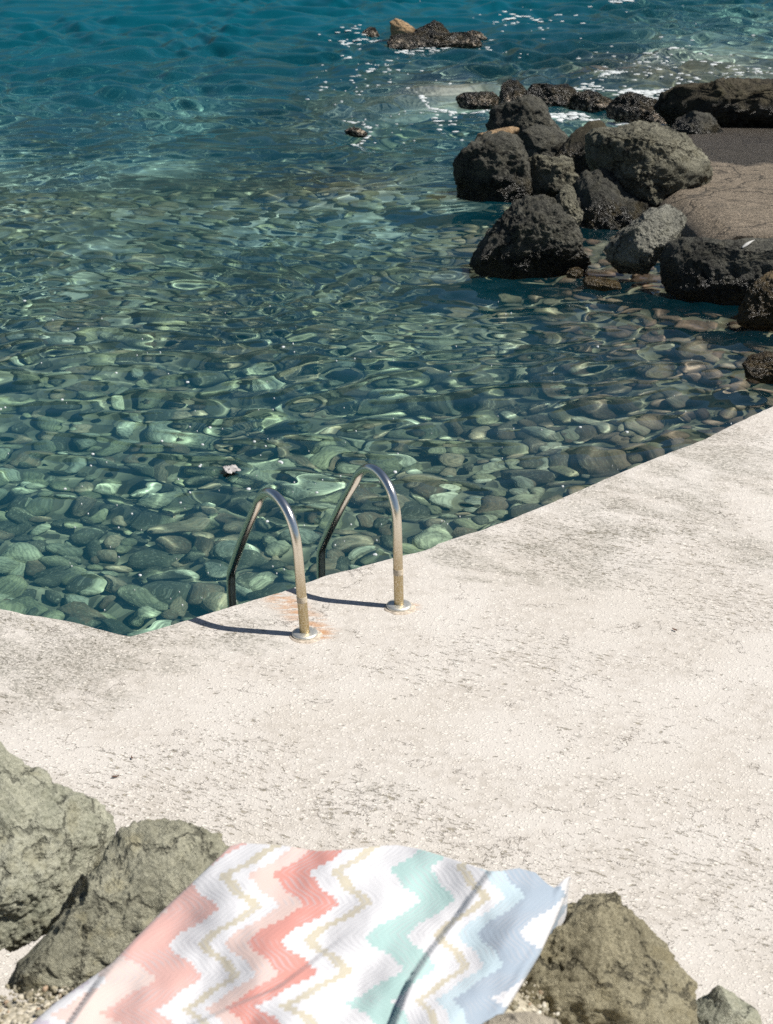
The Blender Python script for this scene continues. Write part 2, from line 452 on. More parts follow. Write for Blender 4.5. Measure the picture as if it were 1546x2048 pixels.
def build_sea():
    X, Y = perspective_grid(4.6, 62, 1.0021, 640, 0.34, 1.6)
    u_ = np.abs(np.linspace(-1, 1, X.shape[1]))[None, :]
    Z = WATER + wave_field(X, Y) * (1 - smooth(0.9, 1.0, u_)) * (1 - smooth(55, 62, Y))
    # the fine sheet runs out into a coarse skirt that reaches the far shore
    nr, nc = X.shape
    V = np.stack([X, Y, Z], -1).reshape(-1, 3)
    faces = grid_faces(nr, nc)
    ext = [(-400, 4.6), (400, 4.6), (400, 400), (-400, 400)]
    loop = [(X[0, 0], Y[0, 0]), (X[0, -1], Y[0, -1]), (X[-1, -1], Y[-1, -1]), (X[-1, 0], Y[-1, 0])]
    corners = [0, nc - 1, nr * nc - 1, (nr - 1) * nc]
    # side and back skirts as strips from the border vertices
    nV = len(V); extraV = []; extraF = []
    left = np.arange(nr) * nc; right = left + nc - 1; back = (nr - 1) * nc + np.arange(nc)
    for idx, mv in ((left[::-1], (-400, 0)), (right, (400, 0))):
        base = nV + len(extraV)
        for i in idx:
            extraV.append((mv[0], V[i, 1], WATER))
        for k in range(len(idx) - 1):
            extraF.append((idx[k], base + k, base + k + 1, idx[k + 1]))
    base = nV + len(extraV)
    for i in back:
        extraV.append((V[i, 0] * 400 / abs(V[back[0], 0]), 400, WATER))
    for k in range(nc - 1):
        extraF.append((back[k], back[k + 1], base + k + 1, base + k))
    for sx in (-1, 1):
        b_ = nV + len(extraV)
        q = [(sx * 9.9, -60, WATER), (sx * 400, -60, WATER), (sx * 400, 4.6, WATER), (sx * 9.9, 4.6, WATER)]
        extraV += q
        extraF.append((b_, b_ + 1, b_ + 2, b_ + 3) if sx > 0 else (b_ + 3, b_ + 2, b_ + 1, b_))
    V = np.concatenate([V, np.array(extraV)])
    faces = np.concatenate([faces, np.array(extraF)])
    me = np_mesh('water', V, faces)
    at = me.attributes.new('depth', 'FLOAT', 'POINT')
    at.data.foreach_set('value', depth(V[:, 0], V[:, 1]).astype(np.float32))
    o = mesh_obj('water', me, water_material())
    tag(o, kind='structure')
    o.cycles.is_caustics_caster = True
    # bed
    X, Y = perspective_grid(3.5, 90, 1.012, 260, 0.45, 3.0)
    D = depth(X, Y)
    Z = WATER - D - 0.03 + 0.025 * np.sin(7 * X + 3 * Y) * np.sin(6 * Y - 2 * X)
    sand = np.zeros_like(X)
    for (px, py, rx, ry, a) in ((120, 60, 3.2, 7.0, 0.55), (-100, 110, 3, 6, 0.2), (890, 160, 1.2, 2.2, 0.9), (1450, 40, 4, 6, 0.25), (700, 365, 0.9, 0.9, 0.6), (540, 390, 0.7, 0.9, 0.35), (60, 260, 1.3, 2.2, 0.7), (330, 140, 1.2, 2.0, 0.4), (300, 200, 3, 3, -0.1), (760, 120, 1.2, 1.5, -0.1)):
        cx, cy = wpt(px, py)
        sand += a * np.exp(-((X - cx) / rx) ** 2 - ((Y - cy) / ry) ** 2)
    # broad outer apron
    nr, nc = X.shape
    V = np.stack([X, Y, Z], -1).reshape(-1, 3)
    apron = np.array([(-420, -5, -7.0), (420, -5, -7.0), (420, 420, -7.0), (-420, 420, -7.0)])
    F = np.concatenate([grid_faces(nr, nc), np.array([[nr * nc, nr * nc + 1, nr * nc + 2, nr * nc + 3]])])
    me = np_mesh('seabed', np.concatenate([V, apron]), F)
    at = me.attributes.new('sand', 'FLOAT', 'POINT')
    at.data.foreach_set('value', np.concatenate([sand.ravel(), np.zeros(4)]).astype(np.float32))
    o = mesh_obj('seabed', me, bed_material())
    tag(o, kind='structure')
    o.cycles.is_caustics_receiver = True
    build_cobbles()

def cobble_shape(seed, sub):
    v, f = ICO[sub]
    g = random.Random(seed)
    off = Vector((g.uniform(-50, 50), g.uniform(-50, 50), g.uniform(-50, 50)))
    out = v.copy()
    planes = []
    for _ in range(8):
        n = np.array([g.gauss(0, 1), g.gauss(0, 1), g.gauss(0, 0.8)]); n /= np.linalg.norm(n)
        planes.append((n, g.uniform(0.62, 0.90)))
    for n, d in planes:
        s = out @ n - d
        out -= np.outer(np.maximum(s, 0) * 0.75, n)
    for i, p in enumerate(out):
        q = Vector(p)
        out[i] *= 1 + 0.16 * noise.noise(q * 1.3 + off) + 0.05 * noise.noise(q * 3.1 + off)
    return out, f

def build_cobbles():
    pts = []
    # jittered placement, denser where seen near; sizes follow the photograph: 12 to 50 cm
    y = 5.0
    while y < 27:
        step = 0.118 + 0.010 * (y - 5)
        x = -0.30 * y - 1.2
        while x < 0.30 * y + 1.4:
            px = x + rnd.uniform(-0.5, 0.5) * step; py = y + rnd.uniform(-0.5, 0.5) * step
            r = 0.060 * math.exp(rnd.gauss(0.0, 0.26))
            if rnd.random() < 0.03: r *= 1.6
            if py > 7.5: r *= 1.25
            if py > 14: r *= 1.0 + (py - 14) * 0.06
            if py < 13 or noise.noise(Vector((px * 0.5, py * 0.5, 3))) * 0.9 + 0.75 > (py - 13) / 14 * 1.15 + 0.15:
                pts.append((px, py, min(r, 0.34)))
            x += step
        y += step * 0.8
    P = np.array(pts)
    dep = depth(P[:, 0], P[:, 1])
    Z = WATER - dep + P[:, 2] * 0.25 + rng.uniform(-0.02, 0.03, len(P))
    # keep them under the surface and out of the quay wall
    ok = Z + P[:, 2] * 0.8 < WATER - 0.10
    for a, b in ((EDGE[0], EDGE[14]), (EDGE[15], EDGE[18])):
        t = (b - a).normalized(); nx, ny = -t.y, t.x
    def inside_deck(x, yv):
        return yv < np.interp(x, DX, DY) + 0.02
    ok &= ~inside_deck(P[:, 0], P[:, 1])
    P, Z = P[ok], Z[ok]
    n = len(P)
    dist = np.hypot(P[:, 1], CAM_H - Z)
    vis = (np.abs(P[:, 0]) < 0.235 * dist + 0.05)
    score = P[:, 2] / dist * vis
    order = np.argsort(-score)
    big = set(order[:300].tolist())
    rots = rng.uniform(0, 6.283, n)
    asp = np.stack([rng.uniform(1.05, 1.55, n), rng.uniform(0.72, 1.0, n), rng.uniform(0.5, 0.75, n)], -1)
    tilt = rng.normal(0, 0.22, (n, 2))
    NV = 14
    protos = []
    cm = cobble_material('submerged_cobble_stone', True)
    for k in range(NV):
        v, f = cobble_shape(k + 1, 3)
        me = np_mesh('cobble', v, f); me.materials.append(cm)
        protos.append(me)
    first = None
    for c, i in enumerate(sorted(big, key=lambda q: P[q, 1])):
        if first is None:
            o = first = bpy.data.objects.new('cobble', protos[0])
            tag(o, 'smooth rounded cobble lying under the clear rippled water', 'cobble', 'cobbles on the seabed')
            o.cycles.is_caustics_receiver = True
        else:
            o = first.copy()
            o.data = protos[c % NV]
        o.location = (P[i, 0], P[i, 1], Z[i])
        o.rotation_euler = (tilt[i, 0], tilt[i, 1], rots[i])
        o.scale = tuple(asp[i] * P[i, 2])
        link(o)
    rest = [i for i in range(n) if i not in big]
    shapes = [cobble_shape(k + 40, 2)[0] for k in range(10)]
    f0 = ICO[2][1]
    VS, FS, TS = [], [], []
    nv = len(shapes[0])
    for c, i in enumerate(rest):
        s = shapes[c % 10] * (asp[i] * P[i, 2])
        ca, sa = math.cos(rots[i]), math.sin(rots[i])
        M = np.array([[ca, -sa, 0], [sa, ca, 0], [0, 0, 1]])
        VS.append(s @ M.T + np.array([P[i, 0], P[i, 1], Z[i]]))
        FS.append(f0 + c * nv); TS.append(np.full(nv, rnd.random()))
    me = np_mesh('small_cobbles', np.concatenate(VS), np.concatenate(FS))
    at = me.attributes.new('tone', 'FLOAT', 'POINT')
    at.data.foreach_set('value', np.concatenate(TS).astype(np.float32))
    o = mesh_obj('pebble_bed', me, cobble_material('pebble_bed_stone', False))
    tag(o, 'bed of many smaller rounded stones covering the sea floor', 'pebbles', None, 'stuff')
    o.cycles.is_caustics_receiver = True
    print('cobbles', n)

srt = sorted(EDGE, key=lambda p: p.x)
DX = np.array([p.x for p in srt]); DY = np.array([p.y for p in srt])

# ------------------------------------------------------------------ deck
def build_deck():
    pts = []
    for a, b in zip(EDGE[:-1], EDGE[1:]):
        L = (b - a).length
        st = 0.02 if L < 2 else 0.05
        k = max(1, int(L / st))
        for i in range(k):
            pts.append(a.lerp(b, i / k))
    pts.append(EDGE[-1])
    n = len(pts)
    def inward(i):
        t = (pts[min(i + 1, n - 1)] - pts[max(i - 1, 0)]).normalized()
        return Vector((-t.y, t.x)) * 1.0     # EDGE runs right to left, the deck lies on the near side
    rings = []
    for off, z, ja, jz in ((0.0, -3.2, 0.0, 0), (0.0, -0.05, 0.006, 0.0), (0.004, -0.014, 0.007, 0.004), (0.018, -0.002, 0.006, 0.002), (0.05, 0.0, 0, 0)):
        row = []
        for i, p in enumerate(pts):
            q = p + inward(i) * off
            nz = noise.fractal(Vector((p.x * 14, p.y * 14, 0)), 0.8, 2.0, 4)
            ch = max(0, noise.noise(Vector((p.x * 5.0, p.y * 5.0, 9.0))) - 0.25) * 2.2
            q = q + inward(i) * (nz * ja + ch * ja * 2.0)
            row.append((q.x, q.y, z + nz * jz - ch * jz * 2))
        rings.append(row)
    V = [v for r in rings for v in r]
    me = bpy.data.meshes.new('deck')
    faces = []
    for r in range(len(rings) - 1):
        for i in range(n - 1):
            faces.append((r * n + i, r * n + i + 1, (r + 1) * n + i + 1, (r + 1) * n + i))
    last = (len(rings) - 1) * n
    b0 = len(V)
    V += [(-10, -4, 0), (10, -4, 0)]
    faces.append([last + i for i in range(n)] + [b0, b0 + 1])
    me.from_pydata(V, [], faces)
    bm = bmesh.new(); bm.from_mesh(me)
    bmesh.ops.recalc_face_normals(bm, faces=bm.faces)
    bmesh.ops.triangulate(bm, faces=[f for f in bm.faces if len(f.verts) > 4])
    bm.to_mesh(me); bm.free()
    o = mesh_obj('deck', me, deck_material())
    tag(o, kind='structure')
    o.cycles.is_caustics_receiver = True

# ------------------------------------------------------------------ swim ladder
def tube(points, r, seg=20, closed_caps=True):
    P = [Vector(p) for p in points]
    V, Fc = [], []
    n = len(P)
    t0 = (P[1] - P[0]).normalized()
    ref = Vector((1, 0, 0)) if abs(t0.x) < 0.8 else Vector((0, 1, 0))
    for i in range(n):
        t = (P[min(i + 1, n - 1)] - P[max(i - 1, 0)]).normalized()
        a = (ref - t * ref.dot(t)).normalized(); b = t.cross(a)
        for k in range(seg):
            an = 2 * math.pi * k / seg
            V.append(P[i] + (a * math.cos(an) + b * math.sin(an)) * r)
    for i in range(n - 1):
        for k in range(seg):
            Fc.append((i * seg + k, i * seg + (k + 1) % seg, (i + 1) * seg + (k + 1) % seg, (i + 1) * seg + k))
    Fc.append(tuple(range(seg))[::-1]); Fc.append(tuple((n - 1) * seg + k for k in range(seg)))
    return V, Fc

def lathe(profile, seg=40):
    V, Fc = [], []
    for (r, z) in profile:
        for k in range(seg):
            a = 2 * math.pi * k / seg
            V.append((r * math.cos(a), r * math.sin(a), z))
    n = len(profile)
    for i in range(n - 1):
        for k in range(seg):
            Fc.append((i * seg + k, i * seg + (k + 1) % seg, (i + 1) * seg + (k + 1) % seg, (i + 1) * seg + k))
    Fc.append(tuple((n - 1) * seg + k for k in range(seg)))
    return V, Fc

def pyobj(name, V, Fc, mat, parent, smooth_=True):
    me = bpy.data.meshes.new(name)
    me.from_pydata([tuple(v) for v in V], [], Fc)
    if smooth_:
        me.polygons.foreach_set('use_smooth', [len(p.vertices) <= 4 for p in me.polygons])
    me.update()
    return mesh_obj(name, me, mat, parent)

def catmull(pts, k=8):
    out = []
    P = [Vector(p) for p in pts]
    P = [P[0] * 2 - P[1]] + P + [P[-1] * 2 - P[-2]]
    for i in range(1, len(P) - 2):
        for j in range(k):
            t = j / k
            a, b, c, d = P[i - 1:i + 3]
            out.append(0.5 * ((2 * b) + (c - a) * t + (2 * a - 5 * b + 4 * c - d) * t * t + (3 * b - a - 3 * c + d) * t ** 3))
    out.append(P[-2])
    return out

def build_ladder():
    metal = metal_material()
    chrome = simple('polished_flange_steel', (0.70, 0.68, 0.61), 0.42, 90, 0.12, 0.8, 0.1)
    rusty = simple('rusty_mortar_pad', (0.46, 0.39, 0.31), 0.9, 60, 0.3)
    tape = simple('grey_sleeve_band', (0.48, 0.41, 0.31), 0.6, 80, 0.15)
    a = (RBASE - LBASE).xy.normalized()
    ang = math.atan2(a.y, a.x)
    mid = (LBASE + RBASE) / 2
    t = empty('swim_ladder', (mid.x, mid.y, 0))
    t.rotation_euler = (0, 0, ang)
    tag(t, 'stainless steel swimming ladder with two bent handrails bolted to the pale deck', 'ladder')
    half = (RBASE - LBASE).length / 2
    prof = [(0, 0.0), (0.006, 0.14), (0.013, 0.28), (0.020, 0.40), (0.036, 0.462), (0.072, 0.520), (0.130, 0.556), (0.190, 0.566), (0.250, 0.553), (0.306, 0.512), (0.350, 0.452)]
    arc = catmull([(0, s, z) for s, z in prof], 7)
    tail = [(0.445, 0.325), (0.540, 0.185), (0.600, 0.092), (0.625, 0.052), (0.640, 0.020), (0.646, -0.015), (0.648, -0.08), (0.65, -0.5), (0.65, -1.05)]
    tail = catmull([(0, 0.350, 0.452)] + [(0, s, z) for s, z in tail], 4)[1:]
    path = arc + tail
    for sx, lean in ((-1, -0.020), (1, 0.0)):
        h = empty('handrail', (sx * half, 0, 0)); h.parent = t
        h.name = 'handrail'
        pts = [Vector((lean * p.z / 0.5 * (1 if p.z > 0 else 0), p.y, p.z)) for p in path]
        COL.objects.unlink(h); bpy.data.objects.remove(h)
        V, Fc = tube(pts, 0.0205, 24)
        rail = pyobj('handrail', V, Fc, metal, t)
        rail.location = (sx * half, 0, 0)
        V, Fc = lathe([(0.0205, 0.017), (0.024, 0.0175), (0.044, 0.016), (0.052, 0.013), (0.054, 0.009), (0.054, 0.001)][::-1])
        fl = pyobj('base_flange', V, Fc[:-1], chrome, rail)
        V, Fc = lathe([(0.070, -0.004), (0.067, 0.002), (0.050, 0.003)])
        for i, v in enumerate(V):
            x, y, z = v
            q = 1 + 0.12 * noise.noise(Vector((x * 30, y * 30, sx)))
            V[i] = (x * q, y * q - 0.008, z)
        pad = pyobj('mortar_pad', V, Fc, rusty, rail)
        # welded sleeve low on the post
        V, Fc = tube([Vector((lean * z / 0.5, 0.006 * z / 0.14, z)) for z in (0.152, 0.154, 0.176, 0.178)], 0.0215, 24)
        sl = pyobj('sleeve', V, Fc, tape, rail)
    for z in (-0.35, -0.62, -0.90):
        V, Fc = tube([(-half, 0.65, z), (0, 0.65, z), (half, 0.65, z)], 0.018, 16)
        pyobj('rung', V, Fc, metal, t)

# ------------------------------------------------------------------ rocks
def polar_radius(outline, c):
    P = np.array(outline, float) - np.array(c)
    Q = np.roll(P, -1, 0)
    th = np.linspace(-math.pi, math.pi, 721)
    Rr = np.zeros_like(th)
    for i, t in enumerate(th):
        d = np.array([math.cos(t), math.sin(t)])
        best = 0
        e = Q - P
        den = d[0] * e[:, 1] - d[1] * e[:, 0]
        with np.errstate(divide='ignore', invalid='ignore'):
            s = (P[:, 0] * e[:, 1] - P[:, 1] * e[:, 0]) / den
            u = (P[:, 0] * d[1] - P[:, 1] * d[0]) / den
        ok = (np.abs(den) > 1e-9) & (u >= -1e-6) & (u <= 1 + 1e-6) & (s > 0)
        if ok.any(): best = s[ok].max()
        Rr[i] = best
    k = np.array([1, 2, 3, 2, 1.]) / 9
    ext = np.concatenate([Rr[-3:-1], Rr, Rr[1:3]])
    return th, np.convolve(ext, k, 'valid')

ROCKS = {}
def rock(name, label, cat, mat, outline, z=None, water=None, dist=None, center=None, depth_=0.8, planes=(), rough=0.07, fine=0.03,
         seed=0, sub=6, group=None, flat=0.0, parent=None, facets=18):
    """outline: the stone's silhouette; its centre stands at height z, or where it meets the water (water = pixel of the contact)"""
    c = center or tuple(np.mean(np.array(outline, float), 0))
    d = ray(*c)
    th, Rr = polar_radius(outline, c)
    if z is None: Rr = Rr * 1.05
    if z is not None:
        D = (z - CAM_H) / d.z
    elif water is not None:
        w = onz(water[0], water[1], WATER)
        D = math.hypot(w.x, w.y)
        D = D / math.hypot(d.x, d.y)
        D += float(np.mean(Rr)) / F_PX * D * depth_ * 0.4
    else:
        D = dist
    cx = d.cross(Vector((0, 0, 1))).normalized()        # right
    cy = cx.cross(d).normalized()                        # up, square to the line of sight
    cw = -d                                              # towards the viewer
    ppm = F_PX / (D * d.dot(FW))
    v, f = ICO[sub]
    ang = np.arctan2(-v[:, 1], v[:, 0])
    rho = np.hypot(v[:, 0], v[:, 1])
    Rv = np.interp(ang, th, Rr) / ppm
    mean = float(np.mean(Rr)) / ppm
    # silhouettes are a little superelliptic so that stones look blocky, not egg-like
    blk = rho ** (1.0 - flat)
    zz = np.sign(v[:, 2]) * np.abs(v[:, 2]) ** (1.0 - flat)
    L = np.stack([np.cos(ang) * blk * Rv, -np.sin(ang) * blk * Rv, zz * mean * depth_], -1)
    for (n, dd) in planes:
        n = np.array(n, float); n /= np.linalg.norm(n)
        s = L @ n - dd * mean
        L -= np.outer(np.maximum(s, 0) * 0.93, n)
    g = random.Random(seed)
    for _ in range(facets):                     # broken faces
        n = np.array([g.gauss(0, 1), g.gauss(0, 1), g.gauss(0, 1)]); n /= np.linalg.norm(n)
        proj = L @ n
        s = proj - np.quantile(proj, g.uniform(0.84, 0.98))
        L -= np.outer(np.maximum(s, 0) * g.uniform(0.8, 1.0), n)
    # stretch back out so that the broken stone still fills its silhouette
    NBIN = 96
    bins = np.linspace(-math.pi, math.pi, NBIN + 1)
    ang2 = np.arctan2(-L[:, 1], L[:, 0]); rho2 = np.hypot(L[:, 0], L[:, 1])
    which = np.clip(np.digitize(ang2, bins) - 1, 0, NBIN - 1)
    rad = np.zeros(NBIN); np.maximum.at(rad, which, rho2)
    mid_ = (bins[:-1] + bins[1:]) / 2
    want = np.interp(mid_, th, Rr) / ppm
    ratio = np.clip(want / np.maximum(rad, 1e-6), 0.97, 2.4)
    ext_ = np.concatenate([ratio[-1:], ratio, ratio[:1]])
    fac = np.interp(ang2, np.concatenate([[mid_[0] - (bins[1] - bins[0])], mid_, [mid_[-1] + (bins[1] - bins[0])]]), ext_)
    L[:, 0] *= fac; L[:, 1] *= fac
    off = Vector((g.uniform(-90, 90), g.uniform(-90, 90), g.uniform(-90, 90)))
    r = np.linalg.norm(L, axis=1, keepdims=True) + 1e-9
    N = L / r
    amp = np.empty(len(L))
    for i, p in enumerate(L):
        q = Vector(p) / mean
        a = noise.fractal(q * 1.7 + off, 0.9, 2.1, 3) * rough * 0.6
        b = (noise.ridged_multi_fractal(q * 3.3 + off, 0.85, 2.2, 5, 0.95, 2.0) - 1.1) * fine
        e = noise.fractal(q * 11 + off, 0.6, 2.2, 4) * fine * 0.6
        amp[i] = a + b + e
    L = L + N * (amp * mean)[:, None]
    M = np.array([cx[:], cy[:], cw[:]])
    W = L @ M
    loc = CAM + d * D
    o = mesh_obj(name, np_mesh(name, W, f), mat, parent)
    o.location = loc
    o.cycles.is_caustics_receiver = True
    tag(o, label, cat, group)
    ROCKS[name] = o
    return o

def build_rocks():
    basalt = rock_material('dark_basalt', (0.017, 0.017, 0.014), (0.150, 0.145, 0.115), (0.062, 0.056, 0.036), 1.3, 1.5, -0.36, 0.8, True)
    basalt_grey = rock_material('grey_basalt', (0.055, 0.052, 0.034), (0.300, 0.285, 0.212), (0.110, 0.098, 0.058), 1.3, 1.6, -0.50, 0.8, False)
    basalt_pale = rock_material('pale_pitted_basalt', (0.09, 0.09, 0.075), (0.34, 0.33, 0.27), (0.15, 0.145, 0.105), 1.3, 1.3, -0.50, 0.8, False)
    basalt_brown = rock_material('brown_weedy_basalt', (0.030, 0.025, 0.015), (0.100, 0.085, 0.052), (0.055, 0.050, 0.022), 1.2, 1.2, -0.25, 0.7, True)
    reef = rock_material('barnacled_reef_rock', (0.010, 0.010, 0.008), (0.042, 0.040, 0.030), (0.05, 0.042, 0.025), 1.4, 1.3, -0.1, 0.7, True, barnacle=0.85)
    tan = rock_material('tan_stone', (0.26, 0.17, 0.09), (0.44, 0.31, 0.18), (0.30, 0.18, 0.08), 1.4, 0.8, None, 0.3)
    weed = rock_material('wet_brown_rock', (0.06, 0.042, 0.016), (0.26, 0.18, 0.08), (0.12, 0.075, 0.025), 1.6, 1.2, -0.2, 0.5, True)
    fg_grey = rock_material('greenish_grey_rock', (0.218, 0.222, 0.161), (0.463, 0.454, 0.353), (0.293, 0.277, 0.185), 2.2, 0.75, None, 0.45, grain=0.7)
    fg_olive = rock_material('olive_grey_rock', (0.200, 0.195, 0.140), (0.435, 0.420, 0.315), (0.315, 0.280, 0.165), 2.2, 0.9, None, 0.5, grain=0.8)
    fg_brown = rock_material('olive_brown_rock', (0.150, 0.132, 0.082), (0.390, 0.350, 0.235), (0.225, 0.190, 0.105), 2.2, 0.95, None, 0.6, grain=0.9)
    fg_pale = rock_material('pale_beige_stone', (0.32, 0.28, 0.21), (0.50, 0.44, 0.35), (0.38, 0.32, 0.23), 2.0, 0.6, None, 0.3)

    # ---- far islet
    rock('islet_rock', 'low wide black rock with foam along its foot, farthest out in the sea', 'rock', reef,
         [(775, 92), (790, 70), (830, 66), (850, 60), (880, 68), (930, 65), (955, 75), (965, 90), (940, 100), (880, 104), (830, 108), (790, 106)], water=(860, 98), depth_=0.5, seed=1, sub=5, rough=.12, fine=.06, flat=.2)
    rock('islet_rock', 'tan topped rock leaning on the black islet rocks', 'rock', tan,
         [(780, 45), (790, 38), (805, 42), (825, 55), (842, 66), (835, 80), (800, 82), (784, 70)], water=(810, 82), depth_=0.5, seed=2, sub=5, rough=.1, fine=.04)
    rock('islet_rock', 'humped black rock just right of the tan topped rock', 'rock', reef,
         [(830, 60), (850, 52), (868, 42), (882, 48), (895, 62), (905, 78), (870, 92), (835, 84)], water=(868, 84), depth_=0.6, seed=3, sub=5, rough=.12, fine=.06)
    rock('islet_rock', 'small black rock left of the tan topped rock, farthest out', 'rock', reef,
         [(722, 68), (735, 56), (750, 55), (758, 70), (757, 82), (725, 80)], water=(740, 76), depth_=0.6, seed=4, sub=4, rough=.12, fine=.06)
    rock('islet_rock', 'tiny dark rock at the right end of the far islet', 'rock', reef,
         [(930, 66), (945, 61), (962, 66), (975, 78), (950, 88), (932, 80)], water=(950, 80), depth_=0.6, seed=5, sub=4, rough=.12, fine=.06)
    # ---- small rock awash
    rock('awash_rock', 'small flat black rock awash alone in open water', 'rock', reef,
         [(688, 262), (700, 256), (720, 257), (735, 266), (730, 276), (700, 274)], water=(712, 270), depth_=0.7, seed=6, sub=4, rough=.1, fine=.05)
    # ---- reef chain
    rock('reef_rock', 'flat reef rock with pale top and black sides', 'rock', reef,
         [(913, 195), (930, 186), (960, 185), (985, 184), (998, 195), (996, 215), (960, 226), (920, 220)], water=(950, 214), depth_=0.6, seed=7, sub=5, rough=.08, fine=.06, flat=.3)
    rock('reef_rock', 'black barnacled reef rock with a tall rounded head', 'rock', reef,
         [(998, 205), (1002, 175), (1015, 162), (1035, 163), (1050, 178), (1058, 200), (1050, 225), (1005, 225)], water=(1025, 212), depth_=0.7, seed=8, sub=5, rough=.1, fine=.06)
    rock('reef_rock', 'broad black reef rock behind the rounded grey boulder', 'rock', reef,
         [(1050, 190), (1065, 172), (1090, 168), (1105, 172), (1130, 168), (1148, 178), (1155, 200), (1140, 225), (1080, 228), (1050, 215)], water=(1105, 215), depth_=0.6, seed=9, sub=5, rough=.1, fine=.06, flat=.2)
    rock('reef_rock', 'low reef rock crusted with pale barnacles in the white foam', 'rock', reef,
         [(1140, 200), (1160, 184), (1185, 183), (1205, 192), (1240, 205), (1240, 225), (1190, 235), (1140, 228)], water=(1190, 222), depth_=0.6, seed=10, sub=5, rough=.1, fine=.08, flat=.2)
    rock('reef_rock', 'low dark reef rock left of the big shadowed rock mass', 'rock', reef,
         [(1215, 215), (1235, 195), (1260, 187), (1290, 195), (1325, 203), (1340, 225), (1330, 248), (1270, 248), (1220, 238)], water=(1280, 240), depth_=0.6, seed=11, sub=5, rough=.1, fine=.08, flat=.2)
    # ---- big rock at the right back
    rock('shore_rock', 'large dark brown rock mass behind the dark sand', 'rock', basalt_brown,
         [(1312, 222), (1325, 195), (1355, 176), (1395, 172), (1450, 165), (1500, 160), (1540, 156), (1590, 152), (1630, 175), (1640, 235), (1590, 265), (1500, 260), (1420, 268), (1360, 272), (1338, 245)],
         water=(1450, 262), center=(1465, 216), depth_=0.6, seed=12, rough=.12, fine=.07, flat=.25)
    rock('shore_rock', 'small dark lump with a slanted face, in front of the large brown rock', 'rock', basalt,
         [(1340, 265), (1355, 240), (1385, 225), (1415, 228), (1435, 250), (1452, 272), (1440, 285), (1390, 292), (1350, 285)], water=(1400, 284), depth_=0.7, seed=13, sub=5, planes=[((.6, .5, .6), .62)], rough=.1, fine=.06)
    # ---- left cluster
    rock('boulder', 'tall rounded dark grey boulder at the back of the left rock cluster', 'boulder', basalt,
         [(978, 250), (982, 225), (1000, 212), (1030, 205), (1050, 196), (1075, 198), (1090, 215), (1098, 235), (1115, 255), (1135, 272), (1130, 310), (1080, 340), (1010, 340), (975, 300)],
         water=(1040, 330), depth_=0.75, seed=14, planes=[((.2, .9, .4), .66), ((.1, -.5, .86), .5), ((-.6, .1, .8), .6)], rough=.08, fine=.045)
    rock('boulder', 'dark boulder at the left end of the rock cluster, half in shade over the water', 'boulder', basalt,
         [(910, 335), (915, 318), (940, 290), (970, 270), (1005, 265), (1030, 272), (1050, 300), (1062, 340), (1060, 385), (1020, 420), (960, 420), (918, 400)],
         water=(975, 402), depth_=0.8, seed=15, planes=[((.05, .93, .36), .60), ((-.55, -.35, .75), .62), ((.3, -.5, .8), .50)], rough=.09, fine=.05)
    rock('boulder', 'black humped boulder between the rounded one and the shaded left one', 'boulder', basalt,
         [(1030, 290), (1045, 262), (1080, 250), (1110, 262), (1140, 285), (1135, 320), (1100, 345), (1050, 340), (1030, 320)],
         water=(1080, 352), depth_=0.7, seed=16, sub=5, planes=[((.2, .9, .4), .55), ((0, -.5, .86), .5)], rough=.12, fine=.06)
    rock('boulder', 'knobbly grey boulder with a flat pale top in the middle of the cluster', 'boulder', basalt_grey,
         [(1038, 335), (1045, 318), (1075, 312), (1105, 318), (1120, 314), (1142, 320), (1145, 342), (1155, 350), (1152, 378), (1130, 410), (1060, 408), (1040, 370)],
         water=(1095, 392), depth_=0.7, seed=17, planes=[((0, .85, .5), .55)], rough=.12, fine=.06, flat=.15)
    rock('flat_stone', 'thin tan stone lying on top of the left dark boulder', 'stone', tan,
         [(950, 284), (958, 268), (990, 260), (1020, 254), (1038, 256), (1032, 272), (1000, 284), (975, 294), (955, 294)], water=(985, 392), center=(992, 276), depth_=0.9, seed=18, sub=5, rough=.08, fine=.03, facets=4)
    rock('boulder', 'slanted olive boulder leaning behind the biggest grey boulder', 'boulder', basalt_brown,
         [(1090, 330), (1110, 310), (1140, 275), (1175, 246), (1200, 244), (1215, 262), (1215, 340), (1205, 420), (1150, 425), (1105, 370)],
         water=(1160, 362), depth_=0.7, seed=19, sub=5, planes=[((-.4, .7, .6), .55)], rough=.09, fine=.05)
    rock('boulder', 'biggest boulder, olive grey and angular with a sunlit flat top', 'boulder', basalt_grey,
         [(1170, 300), (1172, 275), (1185, 264), (1235, 258), (1265, 246), (1300, 248), (1335, 258), (1370, 272), (1395, 298), (1418, 322), (1423, 350), (1405, 372), (1360, 392), (1300, 410), (1265, 404), (1225, 385), (1190, 352), (1172, 325)],
         water=(1285, 440), depth_=0.85, seed=20, sub=7, flat=.32, planes=[((.06, .95, .30), .44), ((-.62, 0, .78), .58), ((.34, -.10, .94), .58), ((.8, .3, .5), 1.15)], rough=.04, fine=.055, facets=12)
    rock('boulder', 'dark wet boulder with a glistening foot at the water, front of the cluster', 'boulder', basalt,
         [(945, 530), (955, 500), (975, 470), (1000, 440), (1025, 412), (1055, 396), (1085, 393), (1105, 400), (1125, 420), (1140, 440), (1158, 470), (1165, 500), (1182, 515), (1175, 540), (1120, 560), (1040, 575), (970, 565)],
         water=(1050, 552), depth_=0.8, seed=21, sub=7, flat=.12, planes=[((-.25, .82, .5), .58), ((.4, -.02, .92), .58), ((-.8, .05, .6), .70), ((.6, .6, .5), .76), ((-.2, -.45, .87), .62)], rough=.09, fine=.05)
